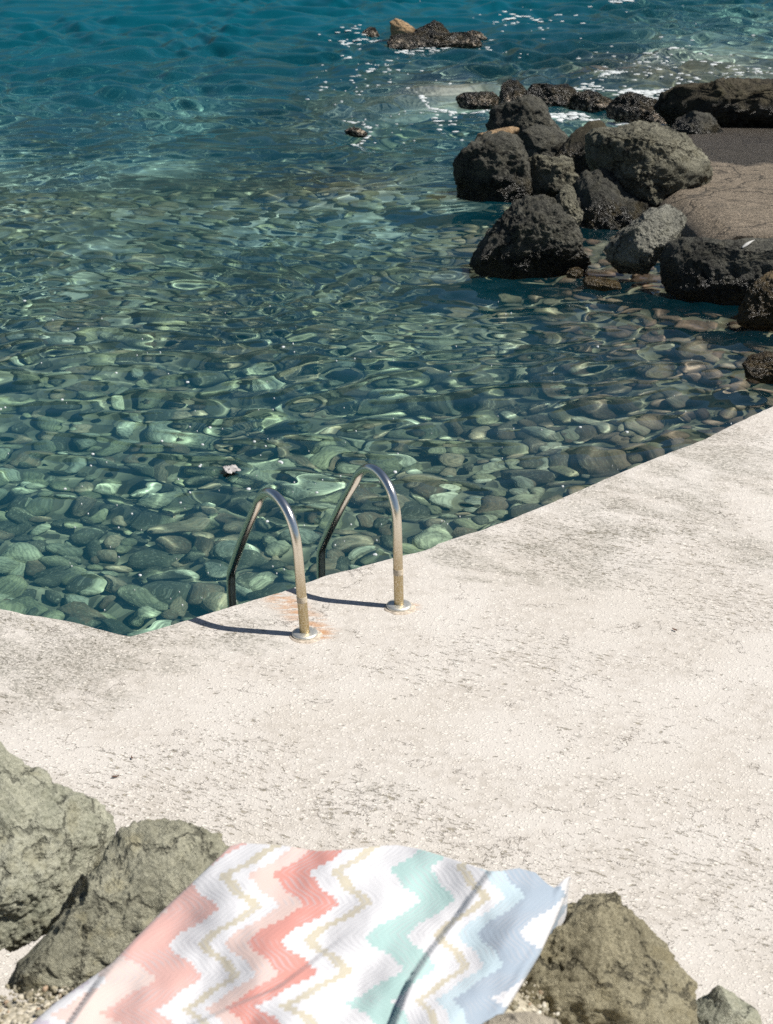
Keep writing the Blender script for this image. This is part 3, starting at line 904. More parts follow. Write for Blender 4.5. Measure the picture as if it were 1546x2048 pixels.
    rock('boulder', 'upright knobbly rock with a pale head behind the dark wet boulder', 'boulder', basalt_grey,
         [(1105, 440), (1108, 405), (1118, 385), (1128, 372), (1145, 376), (1152, 395), (1156, 415), (1166, 425), (1165, 440), (1155, 455), (1150, 480), (1115, 480)],
         water=(1130, 535), depth_=0.9, seed=22, sub=6, rough=.12, fine=.07)
    rock('boulder', 'pale grey pitted boulder with a ribbed left flank', 'boulder', basalt_pale,
         [(1214, 498), (1240, 465), (1270, 440), (1298, 420), (1325, 410), (1355, 420), (1370, 435), (1362, 460), (1350, 485), (1335, 505), (1318, 520), (1300, 545), (1250, 545), (1222, 525)],
         water=(1285, 560), depth_=0.75, seed=23, sub=7, flat=.15, planes=[((.35, .6, .7), .50), ((-.75, -.2, .6), .6), ((.1, -.6, .75), .62)], rough=.07, fine=.045)
    rock('boulder', 'filler boulder added to darken the gap under the biggest boulder', 'boulder', basalt,  # filler stone, added so the gap turns black instead of showing bright water
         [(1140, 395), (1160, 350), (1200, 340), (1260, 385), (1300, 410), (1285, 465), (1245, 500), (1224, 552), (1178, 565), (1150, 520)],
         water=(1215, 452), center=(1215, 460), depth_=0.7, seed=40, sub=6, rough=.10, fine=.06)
    rock('boulder', 'smooth dark blue grey boulder with a white feather on it', 'boulder', basalt,
         [(1322, 520), (1335, 495), (1360, 482), (1400, 478), (1440, 484), (1480, 478), (1530, 475), (1600, 480), (1650, 530), (1600, 600), (1530, 640), (1480, 645), (1400, 635), (1345, 600), (1328, 555)],
         water=(1420, 600), center=(1470, 535), depth_=0.75, seed=24, sub=7, flat=.15, planes=[((.0, .88, .47), .46), ((0, -.62, .78), .46)], rough=.07, fine=.03)
    rock('wet_rock', 'golden brown wet rock at the right edge of the photo', 'rock', weed,
         [(1480, 625), (1492, 595), (1510, 565), (1535, 550), (1580, 540), (1640, 570), (1650, 640), (1600, 680), (1520, 668), (1485, 652)],
         water=(1530, 655), center=(1560, 615), depth_=0.8, seed=25, sub=6, rough=.08, fine=.06)
    rock('wet_rock', 'low yellowish brown rock just breaking the surface in the shadowed water', 'rock', weed,
         [(1165, 560), (1180, 552), (1205, 555), (1235, 562), (1242, 576), (1220, 588), (1190, 582), (1170, 572)], water=(1205, 580), depth_=0.8, seed=26, sub=5, rough=.1, fine=.06)
    rock('wet_rock', 'small round tan rock just breaking the surface beside the wet boulder', 'rock', weed,
         [(1132, 548), (1140, 537), (1155, 534), (1166, 540), (1165, 552), (1150, 560), (1136, 558)], water=(1150, 557), depth_=0.8, seed=27, sub=5, rough=.06, fine=.04)
    rock('wet_rock', 'pinkish wet rock at the water edge beside the deck, right edge of photo', 'rock', weed,
         [(1488, 735), (1500, 715), (1530, 705), (1580, 710), (1610, 745), (1590, 790), (1540, 790), (1500, 765)], water=(1545, 765), center=(1550, 745), depth_=0.9, seed=28, sub=5, rough=.08, fine=.06)

    # ---- foreground
    rock('foreground_rock', 'large greenish grey rock at the left edge in the foreground', 'rock', fg_grey,
         [(-10, 1480), (28, 1488), (45, 1515), (108, 1558), (148, 1602), (206, 1630), (222, 1655), (238, 1688), (228, 1722), (200, 1752), (180, 1790), (152, 1846), (70, 1882), (-60, 1900), (-220, 1850), (-300, 1700), (-200, 1540)],
         z=0.62, center=(0, 1690), depth_=0.85, seed=31, sub=7, flat=.22, planes=[((.05, .50, .86), .60), ((.75, .35, .56), .92), ((.3, -.6, .75), .78), ((-.4, .8, .5), .80)], rough=.06, fine=.045)
    rock('foreground_rock', 'olive grey rock under the left edge of the striped towel', 'rock', fg_olive,
         [(72, 1866), (118, 1826), (160, 1785), (190, 1738), (224, 1696), (256, 1656), (315, 1638), (370, 1645), (425, 1664), (470, 1700), (560, 1790), (600, 1900), (520, 2010), (330, 2040), (150, 2000), (55, 1968), (15, 1935), (30, 1900)],
         z=0.52, center=(300, 1850), depth_=0.62, seed=32, sub=7, flat=.22, planes=[((.0, .6, .8), .50), ((-.6, .1, .8), .72), ((.2, .95, .2), .82), ((-.2, -.6, .8), .66)], rough=.06, fine=.045)
    rock('foreground_rock', 'olive brown rock under the right edge of the striped towel', 'rock', fg_brown,
         [(1120, 1815), (1150, 1800), (1188, 1784), (1222, 1790), (1270, 1818), (1305, 1855), (1345, 1905), (1396, 1958), (1402, 1988), (1384, 2035), (1350, 2090), (1200, 2160), (1000, 2150), (900, 2050), (920, 1950), (1020, 1870)],
         z=0.48, center=(1160, 1975), depth_=0.7, seed=33, sub=7, flat=.22, planes=[((-.15, .45, .88), .55), ((.7, .1, .7), .70), ((.35, .9, .25), .92), ((.1, -.5, .86), .66)], rough=.065, fine=.05)
    rock('foreground_rock', 'small grey green rock in the bottom right corner beside the olive brown one', 'rock', fg_grey,
         [(1368, 2035), (1398, 2002), (1430, 1976), (1472, 1990), (1512, 2010), (1528, 2050), (1505, 2115), (1430, 2130), (1375, 2090)], z=0.2, depth_=0.8, seed=34, sub=6, flat=.2, rough=.06, fine=.025)
    rock('foreground_rock', 'pale beige stone at the bottom edge right of the towel', 'rock', fg_pale,
         [(960, 2060), (990, 2034), (1050, 2024), (1112, 2034), (1140, 2070), (1120, 2120), (1040, 2140), (970, 2110)], z=0.95, depth_=0.6, seed=35, sub=6, flat=.2, rough=.05, fine=.02)

def build_slipway():
    """worn concrete ramp between the boulders, running down into the sea at the back"""
    m = NT('brown_brushed_concrete')
    P = m.n('NewGeometry').outputs['Position']
    xyz = m.n('SeparateXYZ', None, Vector=P)
    st = m.noise(m.mapping(P, (9, 22, 9), (0, 0, R(-28))), 1.3, 5, 0.75)
    n = m.noise(P, 60, 4, 0.7)
    n2 = m.noise(P, 2.5, 4, 0.6)
    c = m.mix(m.mr(m.math('ADD', m.math('MULTIPLY', st, 0.5), m.math('MULTIPLY', n, 0.5)), 0.4, 0.6), (0.10, 0.078, 0.052), (0.37, 0.30, 0.22))
    c = m.mix(m.math('MULTIPLY', m.mr(n2, 0.45, 0.65), 0.4), c, (0.20, 0.165, 0.12))
    # dark tar-like curved streaks
    cx, cy = SLIP_RING
    dx = m.math('SUBTRACT', xyz.outputs[0], cx); dy = m.math('MULTIPLY', m.math('SUBTRACT', xyz.outputs[1], cy), 0.55)
    rr = m.math('ADD', m.math('SQRT', m.math('ADD', m.math('MULTIPLY', dx, dx), m.math('MULTIPLY', dy, dy))), m.math('MULTIPLY', n2, 0.55))
    for r0, w, a in ((1.15, 0.05, 0.8), (0.80, 0.03, 0.5)):
        f = m.math('MULTIPLY', m.mr(m.math('ABSOLUTE', m.math('SUBTRACT', rr, r0)), 0.0, w, 1.0, 0.0), m.mr(m.noise(P, 8, 4, 0.7), 0.38, 0.55))
        c = m.mix(m.math('MULTIPLY', f, a), c, (0.05, 0.045, 0.035))
    wl = m.math('ADD', xyz.outputs[1], m.math('MULTIPLY', m.math('SUBTRACT', n2, 0.5), 1.4))
    wl = m.math('SUBTRACT', wl, m.math('MULTIPLY', xyz.outputs[0], -0.25))
    wet = m.mr(wl, SLIP_WET - 0.12, SLIP_WET + 0.12)
    gl = m.voro(P, 30)
    c = m.mix(m.math('MULTIPLY', wet, 0.86), c, (0.030, 0.024, 0.017))
    wb = m.n('VectorMath', dict(operation='SCALE'), i0=m.n('TexNoise', None, Vector=P, Scale=3.0, Detail=5.0).outputs[1]); wb.inputs['Scale'].default_value = 0.5
    ck = m.voro(m.n('VectorMath', dict(operation='ADD'), i0=P, i1=wb.outputs[0]).outputs[0], 1.1, 'DISTANCE_TO_EDGE')
    ckf = m.mr(ck.outputs[0], 0.004, 0.022, 1.0, 0.0)
    c = m.mix(m.math('MULTIPLY', ckf, 0.75), c, (0.045, 0.037, 0.027))
    h = m.math('ADD', m.math('MULTIPLY', n, 0.5), m.math('MULTIPLY', st, 0.6))
    h = m.math('SUBTRACT', h, m.math('MULTIPLY', ckf, 0.8))
    h = m.math('ADD', h, m.math('MULTIPLY', gl.outputs['Distance'], 0.5))
    h = m.math('ADD', h, m.math('MULTIPLY', m.noise(P, 30, 6, 0.75), 1.0))
    m.principled(Base_Color=c, Roughness=m.mr(wet, 0.0, 1.0, 0.9, 0.4), Normal=m.bump(h, 0.9, 0.045))
    # outline on the sloping plane
    nr, nc = 40, 40
    a = onz(1330, 492, -0.3); b = onz(1330, 215, -0.68)
    rows = []
    for i in range(nr):
        t = i / (nr - 1)
        yy = a.y + (b.y - a.y) * t
        zz = -0.22 - 0.44 * max(0, t - 0.12) / 0.88
        xl = float(np.interp(t, [0, 0.2, 0.55, 1], [onz(1345, 490, -0.3).x, onz(1280, 440, -0.3).x, onz(1260, 350, -0.4).x, onz(1330, 215, -0.66).x]))
        for j in range(nc):
            u = j / (nc - 1)
            x = xl + u * 7
            e = 0.9 * max(0, 0.06 - u) / 0.06
            rows.append((x, yy, zz - e + 0.05 * u + 0.03 * noise.noise(Vector((x, yy, 3)))))
    V = np.array(rows)
    F = grid_faces(nr, nc)
    o = mesh_obj('slipway', np_mesh('slipway', V, F), m.mat)
    md = o.modifiers.new('thick', 'SOLIDIFY'); md.thickness = 1.2; md.offset = -1
    tag(o, kind='structure')
    o.cycles.is_caustics_receiver = True

p = onz(1546, 520, -0.4); SLIP_RING = (p.x + 0.15, p.y + 0.6)
p = onz(1440, 352, -0.5); SLIP_WET = p.y + 0.25 * p.x

# ------------------------------------------------------------------ foreground embankment and towel
def build_embankment():
    m = NT('rubble_mortar')
    P = m.n('NewGeometry').outputs['Position']
    wob = m.n('VectorMath', dict(operation='SCALE'), i0=m.n('TexNoise', None, Vector=P, Scale=40.0, Detail=3.0).outputs[1]); wob.inputs['Scale'].default_value = 0.02
    v = m.voro(m.n('VectorMath', dict(operation='ADD'), i0=P, i1=wob.outputs[0]).outputs[0], 70)
    n = m.noise(P, 12, 5, 0.65)
    c = m.mix(m.mr(v.outputs['Color'], 0.2, 0.8), (0.30, 0.265, 0.19), (0.60, 0.54, 0.43))
    c = m.mix(m.mr(n, 0.45, 0.6), c, (0.42, 0.375, 0.285))
    c = m.mix(m.math('MULTIPLY', m.mr(v.outputs['Distance'], 0.50, 0.80), 0.5), c, (0.13, 0.115, 0.07))
    c = m.mix(m.math('MULTIPLY', m.mr(m.noise(P, 5, 4, 0.6), 0.55, 0.68), 0.5), c, (0.36, 0.20, 0.12))
    h = m.math('SUBTRACT', m.math('MULTIPLY', n, 1.2), m.math('MULTIPLY', v.outputs['Distance'], 0.6))
    m.principled(Base_Color=c, Roughness=0.95, Normal=m.bump(h, 0.9, 0.012))
    nx, ny = 150, 120
    xs = np.linspace(-3.2, 3.2, nx); ys = np.linspace(-2.5, 3.62, ny)
    V = []
    for y in ys:
        for x in xs:
            q = Vector((x, y, 0))
            edge = 3.42 + 0.08 * noise.noise(Vector((x * 1.5, 0, 4)))
            right = min(1, max(0, (x - 0.02) / 0.35))
            edge -= 0.65 * right
            lf = min(1, max(0, (-0.25 - x) / 0.25)); edge += 0.50 * lf
            lf2 = min(1, max(0, (-0.40 - x) / 0.2))
            edge -= 0.56 * lf2
            t = min(1, max(0, (edge - y) / (0.9 - 0.4 * lf2)))
            z = -0.05 + (0.62 - 0.25 * right + 0.06 * lf2) * t * t * (3 - 2 * t) + 0.25 * min(1, max(0, (2.6 - y) / 1.2))
            z += 0.03 * noise.fractal(q * 5, 0.8, 2.1, 4) * t
            z = max(z, 0.73 - 1.6 * max(0, math.hypot(x + 0.05, (y - 2.72) * 0.95) - 0.22) ** 1.5)
            V.append((x, y, z))
    o = mesh_obj('embankment', np_mesh('embankment', np.array(V), grid_faces(ny, nx)), m.mat)
    tag(o, kind='structure')
    VZ = np.array(V)[:, 2].reshape(ny, nx)
    gm = NT('rubble_gravel')
    r = gm.n('Attribute', dict(attribute_name='tone')).outputs['Fac']
    nn = gm.noise(gm.n('NewGeometry').outputs['Position'], 120, 4, 0.7)
    cc = gm.ramp(r, [(0.0, (0.20, 0.175, 0.12)), (0.2, (0.52, 0.47, 0.38)), (0.45, (0.34, 0.30, 0.21)), (0.65, (0.58, 0.54, 0.46)), (0.85, (0.40, 0.28, 0.19)), (0.92, (0.26, 0.24, 0.18))], 'CONSTANT')
    gm.principled(Base_Color=gm.mix(gm.mr(nn, 0.42, 0.62), cc, (0.24, 0.21, 0.14)), Roughness=0.95, Normal=gm.bump(nn, 0.6, 0.006))
    gg = random.Random(21)
    shapes = [cobble_shape(k + 70, 2)[0] for k in range(8)]
    VS, FS, TS = [], [], []
    c_ = 0
    for _ in range(16000):
        x, y = gg.uniform(-1.5, 1.3), gg.uniform(2.2, 3.55)
        if x > -0.35 and gg.random() < 0.6: continue
        fx = (x + 3.2) / 6.4 * (nx - 1); fy = (y + 2.5) / 6.12 * (ny - 1)
        z = VZ[int(fy), int(fx)]
        if z < 0.02: continue
        rr = 0.0026 * math.exp(abs(gg.gauss(0, 0.5)))
        sh = shapes[c_ % 8] * np.array([rr * gg.uniform(0.9, 1.5), rr, rr * gg.uniform(0.6, 0.9)])
        a_ = gg.uniform(0, 6.28); ca, sa = math.cos(a_), math.sin(a_)
        VS.append(sh @ np.array([[ca, -sa, 0], [sa, ca, 0], [0, 0, 1]]).T + np.array([x, y, z + rr * 0.2]))
        FS.append(ICO[2][1] + c_ * len(shapes[0])); TS.append(np.full(len(shapes[0]), gg.random())); c_ += 1
    me = np_mesh('gravel', np.concatenate(VS), np.concatenate(FS), False)
    at = me.attributes.new('tone', 'FLOAT', 'POINT'); at.data.foreach_set('value', np.concatenate(TS).astype(np.float32))
    o = mesh_obj('gravel', me, gm.mat)
    tag(o, 'beige gravel and crumbled mortar between the foreground rocks', 'gravel', None, 'stuff')

def towel_material():
    m = NT('knitted_zigzag_towel')
    uv = m.n('UVMap', dict(uv_map='UVMap'))
    s = m.n('SeparateXYZ', None, Vector=uv.outputs[0])
    U, Vv = s.outputs[0], s.outputs[1]
    def steps(x, k):
        return m.math('DIVIDE', m.math('FLOOR', m.math('MULTIPLY', x, k)), k)
    def tri(x, per, ph):
        return m.math('SUBTRACT', m.math('MULTIPLY', m.math('PINGPONG', m.math('ADD', m.math('DIVIDE', x, per), ph), 0.5), 4.0), 1.0)   # -1..1
    vs = steps(m.math('ADD', Vv, 0.0), 84.0)
    nz = m.noise(m.n('CombineXYZ', None, X=vs).outputs[0], 6.0, 1, 0.5)
    z1 = tri(vs, 0.205, 0.12)
    z2 = tri(vs, 0.061, 0.4)
    zig = m.math('ADD', m.math('MULTIPLY', z1, 0.036), m.math('MULTIPLY', z2, 0.004))
    zig = m.math('ADD', zig, m.math('MULTIPLY', m.math('SUBTRACT', nz, 0.5), 0.035))
    uu = m.math('ADD', U, zig)
    W, G = (0.555, 0.55, 0.56), (0.44, 0.40, 0.31)
    st = [(0.0, (0.46, 0.41, 0.47)), (0.06, W), (0.085, (0.55, 0.435, 0.395)), (0.155, (0.53, 0.315, 0.28)), (0.235, W), (0.288, G), (0.308, W),
          (0.335, (0.54, 0.41, 0.37)), (0.372, (0.51, 0.225, 0.19)), (0.432, W), (0.468, G), (0.486, W), (0.566, (0.33, 0.475, 0.45)), (0.632, W),
          (0.682, G), (0.702, W), (0.728, (0.40, 0.49, 0.53)), (0.768, (0.28, 0.335, 0.395)), (0.848, W), (0.93, (0.38, 0.49, 0.51))]
    col = m.ramp(uu, st, 'CONSTANT')
    # knitted ribs that follow the zigzag
    ztri = tri(Vv, 0.205, 0.12); ztri2 = tri(Vv, 0.061, 0.4)
    us = m.math('ADD', U, m.math('ADD', m.math('MULTIPLY', ztri, 0.036), m.math('MULTIPLY', ztri2, 0.003)))
    rib = m.math('SINE', m.math('MULTIPLY', us, 6.283 / 0.0115))
    fz = m.noise(m.mapping(uv.outputs[0], (300, 300, 1)), 1.0, 3, 0.7)
    ribm = m.mr(m.math('ADD', rib, m.math('MULTIPLY', m.math('SUBTRACT', fz, 0.5), 2.2)), 0.1, 0.95)
    ribm = m.math('MULTIPLY', ribm, m.mr(m.noise(m.mapping(uv.outputs[0], (14, 14, 1)), 1.0, 2, 0.5), 0.40, 0.62))
    col = m.mix(m.math('MULTIPLY', ribm, 0.30), col, m.mix(0.45, col, (0.62, 0.60, 0.60)))
    col = m.mix(m.math('MULTIPLY', ribm, 0.46), col, (0.36, 0.36, 0.38))
    h = m.math('ADD', m.math('MULTIPLY', rib, 0.12), m.math('MULTIPLY', fz, 0.9))
    b = m.principled(Base_Color=col, Roughness=0.95, Normal=m.bump(h, 0.4, 0.003))
    b.inputs['Sheen Weight'].default_value = 0.15
    return m.mat

def interp_poly(pts, t):
    p = np.array(pts, float)
    return np.interp(t, p[:, 0], p[:, 1])

def build_towel():
    NA, NB = 240, 230
    # left and right border by image row of the far/near coordinate b (0 = ridge, 1 = nearest)
    Lx = [(0, 448), (.08, 408), (.22, 335), (.36, 268), (.46, 222), (.62, 110), (.8, 10), (1, -110)]
    Rx = [(0, 1140), (.08, 1134), (.20, 1112), (.36, 1080), (.55, 1030), (.75, 975), (1, 900)]
    top = [(0, 1704), (.02, 1692), (.05, 1686), (.16, 1690), (.27, 1702), (.36, 1699), (.44, 1692), (.5, 1690), (.56, 1697), (.65, 1716), (.765, 1742), (.80, 1742), (.85, 1736), (.90, 1745), (.935, 1768), (.955, 1776), (.985, 1758), (1, 1752)]
    stripes = {  # image x of salmon .2, coral .4, teal .6, blue .8 by image y
        0.2: [(1700, 400), (1760, 362), (1850, 345), (1950, 322), (2048, 310), (2200, 270)],
        0.4: [(1690, 640), (1750, 615), (1800, 600), (1850, 578), (1900, 560), (1950, 540), (2000, 520), (2048, 508), (2200, 460)],
        0.6: [(1690, 872), (1730, 862), (1800, 842), (1850, 825), (1900, 812), (1950, 800), (2048, 782), (2200, 740)],
        0.8: [(1690, 1062), (1760, 1056), (1850, 1030), (1900, 1012), (1950, 990), (2048, 945), (2200, 880)]}
    c1 = [(1742, 978), (1780, 950), (1830, 915), (1900, 860), (1960, 820), (2048, 785), (2200, 740)]
    c2 = [(1840, 715), (1870, 690), (1920, 628), (1975, 555), (2010, 470), (2048, 385), (2200, 200)]
    c3 = [(1890, 250), (1905, 243), (1950, 205), (2000, 170), (2048, 138), (2200, 20)]
    V = np.zeros((NB, NA, 3)); UV = np.zeros((NB, NA, 2))
    for i in range(NB):
        b = i / (NB - 1)
        for j in range(NA):
            a = j / (NA - 1)
            xl, xr = interp_poly(Lx, b), interp_poly(Rx, b)
            x = xl + (xr - xl) * a
            yt = interp_poly(top, a)
            y = yt + (2190 - yt) * b
            z = 0.80 + 0.16 * b
            # soft swells, then three creases whose right side stands up
            z += 0.020 * math.sin(x * 0.013 + 1.0) * (1 - 0.3 * b) + 0.014 * math.sin(x * 0.023 - y * 0.012) + 0.007 * math.sin(x * 0.041 + y * 0.031 + 2.0)
            for cp, amp, wid, y0 in ((c1, 0.042, 70, 1742), (c2, 0.022, 80, 1850), (c3, 0.045, 60, 1895)):
                dx = x - interp_poly(cp, y)
                k = float(smooth(y0 - 10, y0 + 110, y))
                if cp is c1: k = 0.5 + 0.5 * k
                if dx >= -4:
                    t = (dx + 4) / wid
                    z += amp * k * (math.sin(min(1.0, (dx + 4) / 15.0) * math.pi / 2) * math.exp(-t * 0.75) * 1.0 if t < 6 else 0)
                else:
                    t = (-4 - dx) / wid
                    z -= 0.2 * amp * k * math.exp(-t * t * 4)
            # border falls a little
            ea, eb = a, 1 - a
            z -= 0.020 * math.exp(-ea / 0.012) + 0.030 * math.exp(-eb / 0.012)
            # corner tip stands up
            z += 0.03 * math.exp(-((a - 1) / 0.03) ** 2 - (b / 0.06) ** 2)
            z += 0.004 * noise.noise(Vector((x * 0.03, y * 0.03, 2)))
            p = onz(x, y, z)
            V[i, j] = p
            xs = [-100] + [interp_poly(stripes[s], y) for s in (0.2, 0.4, 0.6, 0.8)] + [1400]
            us = [-0.10, 0.2, 0.4, 0.6, 0.8, 1.15]
            UV[i, j] = (np.interp(x, xs, us), (y - 1690) / 640.0 + (x - 700) * 0.00006)
    # back of the ridge: the cloth rolls over the stones and hangs down behind
    K = 22
    back = np.zeros((K, NA, 3)); bUV = np.zeros((K, NA, 2))
    for k in range(1, K + 1):
        s = k * 0.016
        rr = 0.06
        an = min(s / rr, 1.45)
        fwd = rr * math.sin(an); dn = rr * (1 - math.cos(an)) + max(0, s - rr * 1.45) * 0.99
        fwd += max(0, s - rr * 1.45) * 0.10
        # at the ridge the sheet must already be turning away below the sight line
        back[K - k, :, 0] = V[0, :, 0]
        back[K - k, :, 1] = V[0, :, 1] + fwd
        back[K - k, :, 2] = V[0, :, 2] - dn - fwd * 0.75
        bUV[K - k, :, 0] = UV[0, :, 0]; bUV[K - k, :, 1] = UV[0, :, 1] - s * 1.2
    VV = np.concatenate([back, V]); UU = np.concatenate([bUV, UV])
    nb = NB + K
    F = grid_faces(nb, NA)[:, ::-1]
    me = np_mesh('towel', VV.reshape(-1, 3), F)
    uvl = me.uv_layers.new(name='UVMap')
    idx = np.empty(len(me.loops), dtype=np.int32); me.loops.foreach_get('vertex_index', idx)
    uvl.data.foreach_set('uv', UU.reshape(-1, 2)[idx].astype(np.float32).ravel())
    o = mesh_obj('towel', me, towel_material())
    md = o.modifiers.new('thick', 'SOLIDIFY'); md.thickness = 0.006; md.offset = -1
    tag(o, 'white beach towel with salmon, coral, aqua and blue zigzag stripes draped over rocks', 'towel')

# ------------------------------------------------------------------ foam, litter, leaves, feather
def blob_mesh(V, F, c, rx, ry, rot, g, th=0.006, k=9):
    base = len(V)
    ph = g.uniform(0, 9)
    ca, sa = math.cos(rot), math.sin(rot)
    ring = []
    for i in range(k):
        a = 2 * math.pi * i / k
        q = 1 + 0.45 * noise.noise(Vector((math.cos(a) * 1.4 + ph, math.sin(a) * 1.4, ph)))
        x, y = rx * q * math.cos(a), ry * q * math.sin(a)
        ring.append((c[0] + x * ca - y * sa, c[1] + x * sa + y * ca))
    for x, y in ring: V.append((x, y, c[2] - 0.004))
    for x, y in ring: V.append((c[0] + (x - c[0]) * 0.8, c[1] + (y - c[1]) * 0.8, c[2] + th))
    V.append((c[0], c[1], c[2] + th * 1.3))
    for i in range(k):
        j = (i + 1) % k
        F.append((base + i, base + j, base + k + j)); F.append((base + i, base + k + j, base + k + i))
        F.append((base + k + i, base + k + j, base + 2 * k))

def build_foam():
    g = random.Random(3)
    V, F = [], []
    items = []
    def scatter(px, py, sx, sy, n, smin, smax, asp=2.0):
        for _ in range(n):
            items.append((g.gauss(px, sx), g.gauss(py, sy), g.uniform(smin, smax) ** 1.0, asp * g.uniform(0.6, 1.4)))
    def line(pts, n, s0, s1, jit=2.5):
        P = catmull([(x, y, 0) for x, y in pts], 12)
        for _ in range(n):
            q = P[g.randrange(len(P))]
            items.append((q.x + g.gauss(0, jit * 1.5), q.y + g.gauss(0, jit * .6), g.uniform(s0, s1), 2.4))
    # sizes are in pixels of the photograph at that distance
    line([(640, 80), (680, 85), (720, 80), (760, 82)], 70, 1.2, 4.5, 5)
    line([(650, 70), (700, 62), (740, 60)], 40, 1, 3.5, 4)
    line([(790, 104), (830, 100), (870, 102), (930, 100), (985, 95)], 60, 1, 4, 2)
    scatter(740, 135, 40, 18, 70, 1, 4)
    scatter(650, 175, 25, 18, 14, 1.2, 4)
    scatter(760, 165, 60, 25, 50, .8, 2.2)
    line([(835, 190), (850, 205), (880, 216), (920, 220), (965, 226), (1000, 225)], 150, 1, 3.5, 1.2)
    scatter(900, 245, 30, 15, 40, 1, 4.5)
    line([(635, 240), (650, 236), (660, 240)], 20, 1.5, 5, 2)
    line([(680, 238), (700, 243), (725, 255), (740, 265), (725, 278), (705, 290)], 70, 1, 3, 1.2)
    scatter(800, 250, 60, 22, 45, .8, 2.6)
    line([(1000, 40), (1040, 32), (1090, 45)], 60, 1.5, 5, 6)
    scatter(1090, 45, 50, 14, 50, 1, 4)
    scatter(1020, 95, 40, 20, 30, .8, 3)
    line([(1220, 0), (1245, 6), (1270, 0)], 40, 1.5, 5, 3)
    scatter(1340, 112, 35, 12, 110, 1, 4)
    scatter(1440, 150, 40, 10, 130, 1, 4.5)
    scatter(1500, 145, 40, 6, 60, 1, 3)
    line([(1340, 175), (1370, 172), (1400, 170)], 160, 1.5, 5, 4)
    line([(1150, 178), (1200, 180), (1250, 186), (1310, 192), (1340, 198)], 420, 1.5, 5.5, 7)
    line([(1205, 158), (1225, 152), (1250, 150)], 60, 1.2, 4, 3)
    scatter(1270, 150, 60, 14, 130, .8, 3.5)
    scatter(1200, 115, 70, 20, 50, .8, 3)
    line([(1100, 231), (1140, 229), (1180, 233), (1240, 240), (1300, 243)], 240, 1.2, 4.5, 3)
    line([(1105, 243), (1130, 240), (1150, 243)], 60, 1.5, 4.5, 2)
    line([(1010, 222), (960, 222)], 30, 1, 3, 2)
    line([(1320, 252), (1340, 248)], 40, 1.2, 4, 2)
    scatter(1150, 60, 250, 45, 90, .6, 2)
    # tiny flecks drifting in the cove
    for _ in range(300):
        y = g.uniform(0, 1) ** 0.8 * 640 + 600
        x = g.uniform(0, 1546)
        if g.random() > 0.35 + 0.65 * math.exp(-((x - 620) / 330) ** 2): continue
        items.append((x, y, g.uniform(0.7, 1.9) if g.random() < 0.85 else g.uniform(2.0, 4), 2.2))
    for q in ((560, 923, 5), (563, 925, 4), (405, 888, 4), (497, 978, 5), (790, 942, 5), (420, 858, 4), (750, 1110, 5), (280, 1150, 4)):
        items.append((*q, 2.2))
    xs = []; ys = []
    keep = []
    for (px, py, s, asp) in items:
        p = onz(px, py, WATER)
        if p.y < np.interp(p.x, DX, DY) + 0.06: continue
        keep.append((p.x, p.y, s * math.hypot(p.y, CAM_H - WATER) / F_PX, asp))
    K = np.array(keep)
    H = wave_field(K[:, 0].copy(), K[:, 1].copy())
    def fs(y): return 0.42 + 0.06 * float(smooth(12, 25, np.array(y)))
    for (x, y, s, asp), h in zip(keep, H):
        if y > 15 and g.random() < 0.45: continue
        blob_mesh(V, F, (x, y, WATER + h + 0.003), s * asp * fs(y) * (1 + float(smooth(12, 20, np.array(y))) * g.uniform(0, 1.6)), s * asp * fs(y) * g.uniform(0.6, 1.0), g.uniform(-0.5, 0.5), g, 0.003 + s * 0.04)
    m = NT('sea_foam')
    P = m.n('NewGeometry').outputs['Position']
    n = m.noise(P, 40, 3, 0.6)
    m.principled(Base_Color=m.mix(n, (0.42, 0.46, 0.46), (0.62, 0.64, 0.64)), Roughness=0.8)
    o = mesh_obj('foam', np_mesh('foam', np.array(V), np.array(F)), m.mat)
    tag(o, 'white flecks and streaks of foam floating on the sea', 'foam', None, 'stuff')

